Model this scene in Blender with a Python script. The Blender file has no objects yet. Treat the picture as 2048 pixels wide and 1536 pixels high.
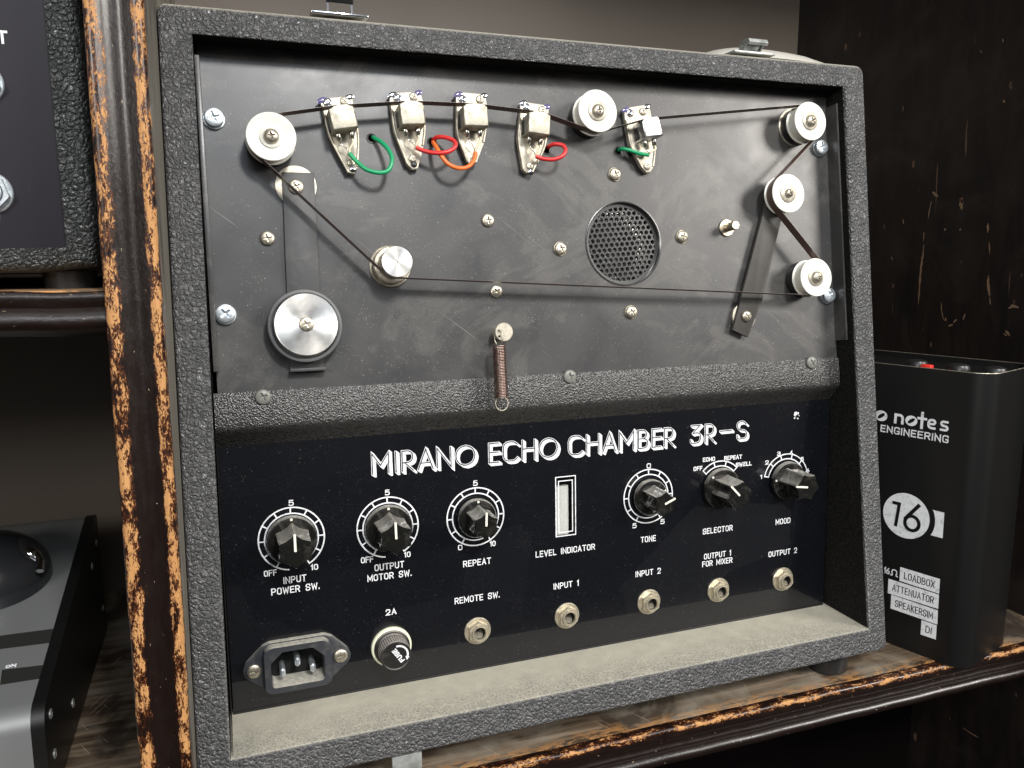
import bpy, bmesh, math, random
from mathutils import Matrix, Vector
random.seed(7)
R = math.radians; PI = math.pi
WORLD_STRENGTH = 1.2
LAMPS = [
 ('area_lamp', (.42, -1.55, 1.50), (.2, 0, .2), .26, 33., (1., .97, .93), .26),
 ('area_lamp', (.12, -2.0, 1.56), (.2, 0, .2), 1.0, 10., (.76, .87, 1.), .45),
 ('area_lamp', (2.1, -1.7, 1.25), (.3, 0, .2), .9, 54., (1., .95, .88), .7),  # added soft fill from the right, for sheen on the case front
 ('area_lamp', (-1.4, -2.0, .95), (.3, 0, .1), .7, 24., (1., .96, .91), .4),  # added low fill from the left, lifts the box print and left bay
]
# measured dimensions in metres (panel coordinates are x, distance up the slope)
CAM = {'loc': [0.02439, -0.37601, 0.25762], 'rx': [0.940526, -0.339699, -0.003912], 'ry': [0.058155, 0.149647, 0.987028], 'rz': [-0.334707, -0.928553, 0.160503]}
OUT = [[0.00349, 0.37865], [0.42063, 0.37969], [0.42, 0.00135], [0.0, -0.0]]
INN = [[0.01831, 0.36522], [0.40486, 0.36559], [0.40625, 0.0156], [0.01561, 0.01512]]
CPO = [0.0, 0.0432, 0.0173]
CPU = [0.0, 0.036857, 0.999321]
PUL = [[0.05174, 0.31852], [0.23021, 0.3409], [0.37752, 0.34274], [0.35845, 0.29728], [0.37681, 0.24507]]
HEADP = [[[0.07702, 0.34203], [0.09456, 0.34517], [0.09471, 0.3387], [0.09673, 0.32427], [0.09529, 0.30809], [0.09321, 0.3036], [0.09017, 0.30481], [0.081, 0.3233], [0.07835, 0.33879]], [[0.11414, 0.34744], [0.13104, 0.34957], [0.13207, 0.3435], [0.13265, 0.32965], [0.13102, 0.32022], [0.12729, 0.3078], [0.12398, 0.30716], [0.12144, 0.31027], [0.11538, 0.32697], [0.11404, 0.34086]], [[0.15086, 0.35057], [0.16773, 0.35027], [0.16819, 0.3429], [0.16729, 0.33215], [0.16536, 0.32356], [0.16006, 0.31157], [0.15798, 0.31041], [0.15497, 0.31276], [0.14982, 0.32723], [0.1504, 0.34242]], [[0.18851, 0.34768], [0.20539, 0.34615], [0.20432, 0.33792], [0.20196, 0.32314], [0.19291, 0.30819], [0.18954, 0.30725], [0.18725, 0.30942], [0.18523, 0.32663], [0.18754, 0.34122]], [[0.25279, 0.34744], [0.27028, 0.3508], [0.2717, 0.33994], [0.27297, 0.32607], [0.27094, 0.31383], [0.26905, 0.31021], [0.26566, 0.30981], [0.26252, 0.31355], [0.25556, 0.32594], [0.25339, 0.34047]]]
HEADC = [[[0.08056, 0.33346], [0.0927, 0.33591], [0.09514, 0.32568], [0.08196, 0.32327]], [[0.11677, 0.33833], [0.12956, 0.3396], [0.13001, 0.3287], [0.11748, 0.32781]], [[0.15134, 0.3393], [0.1651, 0.33982], [0.1648, 0.32937], [0.15131, 0.32897]], [[0.1895, 0.33741], [0.20197, 0.33727], [0.20012, 0.32562], [0.1869, 0.32775]], [[0.25823, 0.33744], [0.27082, 0.33925], [0.27195, 0.32975], [0.26058, 0.32692]]]
HEADS = [[[0.08155, 0.34028], [0.09002, 0.34156], [0.09178, 0.30967]], [[0.11825, 0.34483], [0.12695, 0.34616], [0.12453, 0.31318]], [[0.15416, 0.34649], [0.16418, 0.34683], [0.15884, 0.31333]], [[0.19135, 0.3443], [0.20095, 0.34317], [0.19161, 0.31142]], [[0.25678, 0.34457], [0.26548, 0.34593], [0.26638, 0.3136]]]
WIRES = {'green_a': [[0.09062, 0.31362, 0.008], [0.09422, 0.30874, 0.0095], [0.09881, 0.30454, 0.0115], [0.10527, 0.30308, 0.0125], [0.10981, 0.3049, 0.0125], [0.11191, 0.31065, 0.0115], [0.11085, 0.31594, 0.009], [0.10793, 0.32109, 0.005], [0.10511, 0.32419, 0.001], [0.1053, 0.32641, -0.004]], 'red_a': [[0.12588, 0.31812, 0.008], [0.12934, 0.31641, 0.009], [0.13326, 0.31511, 0.0105], [0.13832, 0.31464, 0.012], [0.14319, 0.31575, 0.0125], [0.14654, 0.31867, 0.012], [0.14629, 0.32174, 0.0105], [0.14294, 0.32403, 0.008], [0.13934, 0.32512, 0.005], [0.13784, 0.32511, 0.001], [0.13883, 0.32546, -0.004]], 'orange_a': [[0.15884, 0.31675, 0.008], [0.15759, 0.31266, 0.009], [0.15365, 0.30838, 0.0105], [0.14798, 0.30686, 0.012], [0.14238, 0.30869, 0.012], [0.13877, 0.3132, 0.011], [0.13696, 0.31844, 0.0085], [0.13664, 0.32206, 0.004], [0.13854, 0.32518, -0.004]], 'red_b': [[0.1939, 0.31602, 0.008], [0.19794, 0.31449, 0.009], [0.2035, 0.31391, 0.0105], [0.2085, 0.31564, 0.0115], [0.21105, 0.31909, 0.011], [0.21019, 0.32226, 0.0095], [0.20626, 0.32351, 0.007], [0.20452, 0.32324, 0.003], [0.20618, 0.32406, -0.004]], 'green_b': [[0.2662, 0.31968, 0.007], [0.26025, 0.32034, 0.007], [0.25494, 0.32215, 0.006], [0.25113, 0.32341, 0.004], [0.25059, 0.32388, 0.0], [0.25202, 0.32442, -0.004]]}
HOLES = [[0.10395, 0.32416], [0.1369, 0.32372], [0.20383, 0.32203], [0.2499, 0.32327]]
SCR_Z = [[0.02588, 0.33042], [0.02558, 0.23333], [0.39662, 0.33079], [0.39753, 0.23474]]
SCR_N = [[0.04787, 0.27108], [0.1664, 0.28141], [0.16915, 0.24162], [0.20936, 0.26553], [0.24671, 0.30926], [0.25313, 0.22781], [0.29048, 0.2727]]
PIN = [[0.32257, 0.27835], [0.32207, 0.27736]]
ARM = [[0.05687, 0.30454], [0.07279, 0.30452], [0.07198, 0.20251], [0.05496, 0.20341]]
ARMSCR = [0.06328, 0.29712]
ARMW = [0.06357, 0.29806]
DISC = [0.06354, 0.22611]
TYRE = [0.06293, 0.22553]
HUB = [[0.10998, 0.25629], [0.11035, 0.25695]]
GRILL = [0.25018, 0.26851]
GRE = [[0.22572, 0.26865], [0.27588, 0.26868], [0.25192, 0.29397], [0.24911, 0.24319]]
RARM = [[0.35186, 0.29535], [0.36638, 0.29562], [0.34437, 0.23351], [0.33557, 0.22995], [0.33188, 0.20977], [0.32109, 0.21452], [0.32726, 0.23358]]
RARMSCR = [0.33112, 0.22275]
RARMW = [0.33137, 0.2226]
POST = [0.16941, 0.21856]
SPR = [[0.16607, 0.21098], [0.16272, 0.18234], [0.16203, 0.17614]]
TRIMSCR = [[0.04102, 0.1907], [0.21058, 0.19176], [0.38167, 0.19144]]
FLR = [[[0.05855, 0.35365], [0.04921, 0.35296], [0.0349, 0.20344], [0.04519, 0.20245]]]
RING = [[0.05185, 0.09145, 0.0173], [0.10343, 0.09162, 0.01735], [0.15422, 0.09161, 0.0], [0.26655, 0.09128, 0.0], [0.31799, 0.0896, 0], [0.36895, 0.0907, 0]]
RR = [0.017200000000000007, 0.017554999999999987]
JACK = [[0.15372, 0.02298], [0.21071, 0.02257], [0.26717, 0.02297], [0.31857, 0.0228], [0.36951, 0.02285]]
JR = 0.008094999999999991
WIN = [[0.204, 0.10981], [0.21732, 0.10971], [0.21717, 0.07296], [0.20374, 0.07279]]
FUSE = [[0.10208, 0.02376], [0.10306, 0.01978]]
IECo = [[0.03406, 0.03346], [0.03506, 0.03556], [0.03893, 0.03585], [0.06285, 0.03543], [0.06652, 0.0343], [0.06841, 0.0313], [0.06852, 0.0162], [0.06485, 0.01118], [0.03999, 0.01021], [0.03649, 0.01206], [0.03424, 0.01448]]
IECi = [[0.03755, 0.02663], [0.04323, 0.03247], [0.05885, 0.03216], [0.06525, 0.02686], [0.06511, 0.01685], [0.06277, 0.01326], [0.03894, 0.01306], [0.03711, 0.01523]]
IECs = [[0.02882, 0.02242], [0.07428, 0.02298]]
IECf = [[0.02293, 0.02389], [0.02655, 0.02812], [0.03676, 0.03578], [0.04039, 0.03645], [0.06304, 0.03668], [0.06733, 0.03477], [0.07716, 0.028], [0.07985, 0.02344], [0.07802, 0.01798], [0.06886, 0.01254], [0.06521, 0.00865], [0.04022, 0.00966], [0.03404, 0.0127], [0.02595, 0.01741], [0.02322, 0.02122]]
PINS = [[0.04349, 0.02082], [0.05193, 0.0233], [0.0596, 0.02054]]
DUST = [0.37672, 0.13492]
TEXT = [['5', 0.05148, 0.11092, 0.05362, 0.11082], ['OFF', 0.03673, 0.0741, 0.04331, 0.074], ['10', 0.06095, 0.07419, 0.06477, 0.07415], ['INPUT', 0.04638, 0.06913, 0.05836, 0.06866], ['POWER SW.', 0.03988, 0.06404, 0.06506, 0.06289], ['5', 0.1027, 0.11113, 0.10488, 0.11104], ['OFF', 0.0878, 0.07441, 0.09464, 0.07435], ['10', 0.11194, 0.07442, 0.11555, 0.07431], ['OUTPUT', 0.09509, 0.0694, 0.11175, 0.06877], ['MOTOR SW.', 0.09094, 0.06401, 0.11576, 0.06302], ['5', 0.15344, 0.11117, 0.15565, 0.11117], ['0', 0.14353, 0.0744, 0.14565, 0.07435], ['10', 0.16244, 0.07422, 0.16594, 0.07414], ['REPEAT', 0.146, 0.0644, 0.16293, 0.06397], ['REMOTE SW.', 0.14037, 0.0433, 0.16783, 0.04231], ['LEVEL INDICATOR', 0.19084, 0.0643, 0.22973, 0.06343], ['INPUT 1', 0.20211, 0.04253, 0.21887, 0.04221], ['0', 0.26552, 0.11074, 0.26792, 0.11059], ['5', 0.25575, 0.07371, 0.25814, 0.07366], ['5', 0.27556, 0.07403, 0.27792, 0.07399], ['TONE', 0.2613, 0.06405, 0.27201, 0.06376], ['INPUT 2', 0.2577, 0.04228, 0.2757, 0.04196], ['OFF', 0.29876, 0.10512, 0.3053, 0.10507], ['ECHO', 0.3055, 0.11032, 0.31454, 0.11032], ['REPEAT', 0.3215, 0.10993, 0.33502, 0.10979], ['SWELL', 0.33037, 0.10485, 0.34258, 0.10463], ['1', 0.34976, 0.09537, 0.35095, 0.09533], ['2', 0.35359, 0.10462, 0.35569, 0.10459], ['3', 0.36277, 0.10966, 0.36489, 0.10964], ['4', 0.37252, 0.10948, 0.37477, 0.10945], ['5', 0.38175, 0.10434, 0.38382, 0.10432], ['6', 0.38661, 0.09607, 0.3887, 0.09604], ['SELECTOR', 0.30623, 0.06395, 0.32885, 0.06338], ['MOOD', 0.36266, 0.06344, 0.37458, 0.06307], ['OUTPUT 1', 0.30744, 0.04699, 0.32802, 0.04662], ['FOR MIXER', 0.30618, 0.04206, 0.3291, 0.04165], ['OUTPUT 2', 0.35758, 0.0418, 0.38081, 0.04136], ['2A', 0.10038, 0.04247, 0.10646, 0.04222]]
TITLE = [['M', 0.09545, 0.10728], ['I', 0.10836, 0.11119], ['R', 0.11201, 0.12098], ['A', 0.12098, 0.13214], ['N', 0.13186, 0.14264], ['O', 0.14276, 0.1568], ['E', 0.16249, 0.17096], ['C', 0.17114, 0.1825], ['H', 0.18298, 0.19337], ['O', 0.1935, 0.20768], ['C', 0.2122, 0.2238], ['H', 0.22399, 0.23481], ['A', 0.23455, 0.24586], ['M', 0.24586, 0.25835], ['B', 0.25876, 0.26805], ['E', 0.26839, 0.27698], ['R', 0.27698, 0.28602], ['3', 0.29588, 0.30587], ['R', 0.30645, 0.31563], ['-', 0.31745, 0.32884], ['S', 0.33033, 0.3404]]
TITV = [0.11974]
BOX = {'b': [0.46539, -0.01107, -0.014], 'e': [0.31768, -0.9482, 0.0], 'nb': [-0.9482, -0.31768, 0.0]}
BXT = {'o1': [[-0.06298, 0.14678], [-0.05567, 0.14792]], 'n': [[-0.05076, 0.14281], [-0.04397, 0.15143]], 'o2': [[-0.04259, 0.14275], [-0.0352, 0.15047]], 't': [[-0.03425, 0.14275], [-0.03016, 0.1531]], 'e': [[-0.02874, 0.14276], [-0.02275, 0.15089]], 's': [[-0.02065, 0.14278], [-0.01495, 0.15141]], 'eng': [[-0.05955, 0.13799], [-0.01458, 0.1384]], 'engh': [[-0.05916, 0.14065], [-0.05879, 0.13551]], 'disc': [[-0.03795, 0.0808]], 'one': [[-0.04676, 0.08828], [-0.0437, 0.07245]], 'six': [[-0.0393, 0.07023], [-0.02843, 0.09024]], 'sh': [[-0.0221, 0.08919], [-0.01339, 0.08936], [-0.01312, 0.07183], [-0.02163, 0.07179]], 'shm': [[-0.02012, 0.08074]], 'l1': [[-0.03897, 0.0438], [-0.01254, 0.04371], [-0.01231, 0.03346], [-0.03886, 0.03381]], 'l2': [[-0.04645, 0.03283], [-0.01234, 0.03281], [-0.01206, 0.0228], [-0.04624, 0.02232]], 'l3': [[-0.04364, 0.02197], [-0.01215, 0.02184], [-0.0117, 0.01183], [-0.04354, 0.01188]], 'l4': [[-0.02209, 0.01119], [-0.01207, 0.01123], [-0.01186, 0.00107], [-0.02199, 0.00084]], 'ohm': [[-0.04971, 0.0382], [-0.04194, 0.03878]]}
BXK = [[0.45755, 0.02798, 0.186], [0.46199, 0.00054, 0.186], [0.47273, -0.01567, 0.186], [0.45656, 0.018, 0.184]]
AMP = [[-0.03028, -0.008, 0.35475], [-0.03194, -0.008, 0.26186], [-0.02025, -0.008, 0.35572], [-0.02195, -0.008, 0.25078], [-0.05635, -0.008, 0.26186], [-0.05739, -0.008, 0.25059]]
AMPJ = [[-0.05153, -0.008, 0.32306], [-0.05517, -0.008, 0.28198], [-0.04906, -0.008, 0.34081], [-0.04774, -0.008, 0.33912]]
LSH = [[-0.05312, -0.03, 0.24439], [-0.01924, -0.03, 0.24373], [-0.05476, -0.03, 0.22653], [-0.02008, -0.03, 0.22613]]
PED = [[-0.06907, 0.24217, -0.014], [-0.06907, 0.23533, 0.07516], [-0.06907, 0.20689, 0.08207], [-0.06907, 0.04694, 0.04175], [-0.06907, 0.03959, 0.03659], [-0.06907, 0.03283, 0.01262], [-0.06907, 0.0745, -0.01464], [-0.06907, 0.19111, 0.06243], [-0.06907, 0.22988, 0.05006], [-0.06907, 0.23637, 0.0068], [-0.06907, 0.07771, 0.0258], [-0.06907, 0.04874, 0.01189]]
FOOT = [0.38837, 0.00517, -0.014]
LAT = [[0.07334, 0.062, 0.3778], [0.1036, 0.062, 0.37813], [0.0823, 0.062, 0.38507], [0.09568, 0.062, 0.38636], [0.08254, 0.062, 0.37864], [0.09592, 0.062, 0.37865], [0.32259, 0.062, 0.37875], [0.35369, 0.062, 0.37848], [0.32341, 0.062, 0.38429], [0.34661, 0.062, 0.38558], [0.34694, 0.062, 0.37945]]
LID = [[0.33222, 0.12, 0.39506], [0.3519, 0.12, 0.39726], [0.38034, 0.12, 0.3985], [0.4055, 0.12, 0.39947], [0.41841, 0.12, 0.39912], [0.42948, 0.12, 0.39656], [0.44212, 0.12, 0.39304]]
HINGE = [[0.0936, 0.001, -0.00112], [0.10765, 0.001, -0.00041], [0.10959, 0.001, -0.00952]]
TOP0 = [1090.92517, 74.99823]
STRIPES = [[[-0.10353, 0.04456], [-0.10613, 0.05707], [-0.074, 0.05626], [-0.0733, 0.04337]], [[-0.09277, 0.0138], [-0.09428, 0.02592], [-0.07302, 0.02456], [-0.07268, 0.01366]]]
ONTXT = [-0.09311, 0.02802, -0.08816, 0.02829]
DOME = [-0.11856, 0.11437, .034, .026]
EYEM = Matrix.Rotation(math.radians(-6), 4, "Z") @ Matrix.Translation((.0262, 0, .0205)) @ Matrix.Rotation(math.radians(52), 4, "Y")
SCRATCH = [([[-0.1418, 0.3066], [-0.1356, 0.3025]], 0.004), ([[-0.142, 0.2995], [-0.1431, 0.2933], [-0.1439, 0.2851]], 0.0022), ([[-0.1462, 0.2641], [-0.1466, 0.2547], [-0.1474, 0.2452], [-0.1474, 0.2274], [-0.1471, 0.2137]], 0.0035), ([[-0.1472, 0.2748], [-0.1468, 0.2668]], 0.0016), ([[-0.1128, 0.3005], [-0.1132, 0.2955], [-0.112, 0.2906]], 0.0055), ([[-0.1148, 0.2994], [-0.1107, 0.2953]], 0.003), ([[-0.0876, 0.2794], [-0.0873, 0.2722]], 0.0036), ([[-0.0853, 0.2658], [-0.0838, 0.2559]], 0.0016), ([[-0.0831, 0.2399], [-0.0825, 0.2324], [-0.0805, 0.224]], 0.0036), ([[-0.0804, 0.2232], [-0.0793, 0.2176]], 0.0018), ([[-0.064, 0.2158], [-0.0603, 0.2177], [-0.0557, 0.2168]], 0.004), ([[-0.0647, 0.1991], [-0.0606, 0.1955]], 0.003), ([[-0.0661, 0.1965], [-0.063, 0.1953]], 0.0018), ([[-0.1246, 0.2177], [-0.1228, 0.2084], [-0.1204, 0.2026]], 0.0018), ([[-0.1112, 0.2013], [-0.1081, 0.2042]], 0.003), ([[-0.1155, 0.1981], [-0.1113, 0.2]], 0.0026), ([[-0.1023, 0.204], [-0.101, 0.2093]], 0.002), ([[-0.127, 0.2766], [-0.1259, 0.275]], 0.0036), ([[-0.1128, 0.2757], [-0.1112, 0.2749]], 0.0032), ([[-0.1193, 0.2047], [-0.1183, 0.2021]], 0.003), ([[-0.1706, 0.2858], [-0.1691, 0.2816]], 0.002), ([[-0.1802, 0.2539], [-0.1788, 0.2511]], 0.002), ([[-0.0894, 0.4139], [-0.0885, 0.4109]], 0.0018), ([[-0.0843, 0.3692], [-0.0826, 0.3671]], 0.0028), ([[-0.1791, 0.3808], [-0.179, 0.3763]], 0.0014), ([[-0.1074, 0.4096], [-0.1062, 0.4074]], 0.0012), ([[-0.0695, -0.1306], [-0.06, -0.1307], [-0.054, -0.1302]], 0.0016)]

scene = bpy.context.scene
col = scene.collection
FLX = (.0184, .0208)
THETA = R(8.3)          # the front of the case leans back
PD = .0165              # tape deck plate lies this deep behind the case front

# ---------------------------------------------------------------- camera
cd = bpy.data.cameras.new('camera'); cam = bpy.data.objects.new('camera', cd); col.objects.link(cam)
cd.sensor_width = 36; cd.lens = 1600 / 2048 * 36; cd.clip_start = .01; cd.clip_end = 50
rx, ry, rz = CAM['rx'], CAM['ry'], CAM['rz']
cam.matrix_world = Matrix(((rx[0], ry[0], rz[0], CAM['loc'][0]), (rx[1], ry[1], rz[1], CAM['loc'][1]), (rx[2], ry[2], rz[2], CAM['loc'][2]), (0, 0, 0, 1)))
scene.camera = cam
scene.view_settings.view_transform = 'Standard'; scene.view_settings.look = 'None'
scene.view_settings.exposure = 0.0; scene.view_settings.gamma = 1

# ---------------------------------------------------------------- the dim shop around (world) and its lamps
world = bpy.data.worlds.new('World'); scene.world = world; world.use_nodes = True
nt = world.node_tree; nt.nodes.clear()
def wn(t, **k):
    n = nt.nodes.new(t)
    for a, b in k.items(): setattr(n, a, b)
    return n
tc = wn('ShaderNodeTexCoord'); sep = wn('ShaderNodeSeparateXYZ'); nt.links.new(tc.outputs['Generated'], sep.inputs[0])
rmp = wn('ShaderNodeValToRGB'); rmp.color_ramp.elements[0].position = .25; rmp.color_ramp.elements[0].color = (.026, .026, .025, 1)
rmp.color_ramp.elements[1].position = .95; rmp.color_ramp.elements[1].color = (.52, .52, .52, 1)
e = rmp.color_ramp.elements.new(.5); e.color = (.085, .085, .086, 1)
e = rmp.color_ramp.elements.new(.62); e.color = (.36, .37, .39, 1)
mp = wn('ShaderNodeMath', operation='MULTIPLY_ADD'); mp.inputs[1].default_value = .5; mp.inputs[2].default_value = .5
nt.links.new(sep.outputs['Z'], mp.inputs[0]); nt.links.new(mp.outputs[0], rmp.inputs[0])
vor = wn('ShaderNodeTexVoronoi', distance='CHEBYCHEV'); vor.inputs['Scale'].default_value = 7.5
nt.links.new(tc.outputs['Generated'], vor.inputs['Vector'])
hs = wn('ShaderNodeSeparateColor'); nt.links.new(vor.outputs['Color'], hs.inputs[0])
pw = wn('ShaderNodeMath', operation='POWER'); pw.inputs[1].default_value = 5.0; nt.links.new(hs.outputs[0], pw.inputs[0])
ml = wn('ShaderNodeMath', operation='MULTIPLY_ADD'); ml.inputs[1].default_value = 2.2; ml.inputs[2].default_value = .55; nt.links.new(pw.outputs[0], ml.inputs[0])
mx = wn('ShaderNodeVectorMath', operation='SCALE'); nt.links.new(rmp.outputs[0], mx.inputs[0]); nt.links.new(ml.outputs[0], mx.inputs['Scale'])
bgn = wn('ShaderNodeBackground'); nt.links.new(mx.outputs[0], bgn.inputs['Color']); bgn.inputs['Strength'].default_value = WORLD_STRENGTH
wo = wn('ShaderNodeOutputWorld'); nt.links.new(bgn.outputs[0], wo.inputs[0])

def area(name, loc, target, size, power, color, size_y=None):
    l = bpy.data.lights.new(name, 'AREA'); l.energy = power; l.color = color; l.size = size
    if size_y: l.shape = 'RECTANGLE'; l.size_y = size_y
    o = bpy.data.objects.new(name, l); col.objects.link(o)
    o.location = loc; o.rotation_euler = (Vector(target) - Vector(loc)).to_track_quat('-Z', 'Y').to_euler()
    return o
for a in LAMPS: area(*a)

# ---------------------------------------------------------------- materials
def mat(name, base=(.1, .1, .1), rough=.5, metal=0., spec=.5, coat=0., coat_rough=.05):
    m = bpy.data.materials.new(name); m.use_nodes = True
    b = m.node_tree.nodes['Principled BSDF']
    b.inputs['Base Color'].default_value = (*base, 1); b.inputs['Roughness'].default_value = rough
    b.inputs['Metallic'].default_value = metal; b.inputs['Specular IOR Level'].default_value = spec
    b.inputs['Coat Weight'].default_value = coat; b.inputs['Coat Roughness'].default_value = coat_rough
    return m
class N:
    def __init__(s, m): s.t = m.node_tree; s.b = s.t.nodes['Principled BSDF']
    def n(s, ty, ins=None, **k):
        x = s.t.nodes.new(ty)
        for a, b in k.items(): setattr(x, a, b)
        for a, b in (ins or {}).items():
            if hasattr(b, 'is_output') or isinstance(b, bpy.types.NodeSocket): s.t.links.new(b, x.inputs[a])
            else: x.inputs[a].default_value = b
        return x
    def L(s, a, b): s.t.links.new(a, b)
    def obj(s): return s.n('ShaderNodeTexCoord').outputs['Object']
    def noise(s, scale, detail=4, rough=.55, vec=None, dist=0.):
        return s.n('ShaderNodeTexNoise', {'Scale': scale, 'Detail': detail, 'Roughness': rough, 'Distortion': dist, **({'Vector': vec} if vec is not None else {})}).outputs['Fac']
    def ramp(s, fac, stops):
        r = s.n('ShaderNodeValToRGB', {'Fac': fac}); el = r.color_ramp.elements
        el[0].position, el[0].color = stops[0][0], (*([stops[0][1]] * 3 if not isinstance(stops[0][1], tuple) else stops[0][1]), 1)
        el[1].position, el[1].color = stops[-1][0], (*([stops[-1][1]] * 3 if not isinstance(stops[-1][1], tuple) else stops[-1][1]), 1)
        for p, c in stops[1:-1]:
            q = el.new(p); q.color = (*([c] * 3 if not isinstance(c, tuple) else c), 1)
        return r.outputs['Color']
    def mix(s, fac, a, b):
        x = s.n('ShaderNodeMix', data_type='RGBA')
        for i, v in ((0, fac), (6, a), (7, b)):
            if isinstance(v, bpy.types.NodeSocket): s.L(v, x.inputs[i])
            elif isinstance(v, tuple): x.inputs[i].default_value = (*v, 1)
            else: x.inputs[i].default_value = v
        return x.outputs[2]
    def math(s, op, a, b=0., c=0.):
        x = s.n('ShaderNodeMath', operation=op)
        for i, v in enumerate((a, b, c)):
            if isinstance(v, bpy.types.NodeSocket): s.L(v, x.inputs[i])
            else: x.inputs[i].default_value = v
        return x.outputs[0]
    def scale(s, vec, v):
        return s.n('ShaderNodeMapping', {'Vector': vec, 'Scale': v}).outputs[0]
    def bump(s, h, strength, dist, normal=None):
        return s.n('ShaderNodeBump', {'Height': h, 'Strength': strength, 'Distance': dist, **({'Normal': normal} if normal is not None else {})}).outputs[0]
    def up(s, lo=.35, hi=.9):     # how far a face looks upwards, where dust settles
        g = s.n('ShaderNodeNewGeometry').outputs['Normal']; z = s.n('ShaderNodeSeparateXYZ', {0: g}).outputs['Z']
        return s.n('ShaderNodeMapRange', {'Value': z, 'From Min': lo, 'From Max': hi}, clamp=True).outputs[0]

def leather(name, base, net, dust, scale=390, bump=.82, rough=.36):
    m = mat(name, base, rough, spec=.75); n = N(m)
    o = n.obj(); wob = n.n('ShaderNodeTexNoise', {'Vector': o, 'Scale': 160., 'Detail': 3.}).outputs['Color']
    v = n.n('ShaderNodeVectorMath', {0: wob}, operation='SCALE'); v.inputs['Scale'].default_value = .0042
    vec = n.n('ShaderNodeVectorMath', {0: o, 1: v.outputs[0]}, operation='ADD').outputs[0]
    d1 = n.n('ShaderNodeTexVoronoi', {'Vector': vec, 'Scale': float(scale)}, feature='DISTANCE_TO_EDGE').outputs['Distance']
    d2 = n.n('ShaderNodeTexVoronoi', {'Vector': vec, 'Scale': scale * 2.3}, feature='DISTANCE_TO_EDGE').outputs['Distance']
    h1 = n.ramp(d1, [(0, 0.), (.08, .35), (.25, .75), (.6, 1.)])
    h2 = n.ramp(d2, [(0, 0.), (.15, .7), (.5, 1.)])
    hh = n.math('MULTIPLY_ADD', h2, .22, h1)
    big = n.noise(90., 3, vec=o)
    hh2 = n.math('MULTIPLY_ADD', big, .8, hh)
    u = n.up(.30, .95)
    bmp = n.n('ShaderNodeBump', {'Height': hh2, 'Strength': n.math('MULTIPLY_ADD', u, -.88 * bump, bump), 'Distance': .0011})
    n.L(bmp.outputs[0], n.b.inputs['Normal'])
    crease = n.ramp(d1, [(0, 1.), (.09, .25), (.2, 0.)])
    cf = n.math('MULTIPLY', crease, net)
    patch = n.ramp(n.noise(35., 3, vec=o), [(.35, .45), (.65, 1.)])
    c1 = n.mix(n.math('MULTIPLY', cf, patch), base, (.24, .24, .23))
    dn = n.ramp(n.noise(110., 4, vec=o), [(.3, .80), (.7, 1.)])
    cr2 = n.ramp(n.n('ShaderNodeTexVoronoi', {'Vector': vec, 'Scale': 520.}, feature='DISTANCE_TO_EDGE').outputs['Distance'], [(0, 1.), (.05, .92), (.13, .58), (.4, .46)])
    yy = n.n('ShaderNodeSeparateXYZ', {0: o}).outputs['Y']
    tn = n.n('ShaderNodeMapRange', {'Value': n.math('MULTIPLY_ADD', n.noise(60., 3, vec=o), .030, yy), 'From Min': .024, 'From Max': .044, 'To Min': 1., 'To Max': .12}, clamp=True).outputs[0]
    cr3 = n.mix(tn, (.93, .93, .93), cr2)
    fac = n.math('MULTIPLY', n.math('MULTIPLY', n.math('MULTIPLY', u, dn), cr3), dust)
    n.L(n.mix(fac, c1, (.43, .405, .325)), n.b.inputs['Base Color'])
    rr = n.math('MULTIPLY_ADD', fac, .5, rough); n.L(rr, n.b.inputs['Roughness'])
    return m

M_LEATHER = leather('black_textured_leatherette', (.066, .067, .070), .45, 1.0)
M_LEATHER2 = leather('smooth_black_leatherette', (.016, .020, .020), .12, .30, 420, .7, .36)

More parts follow.
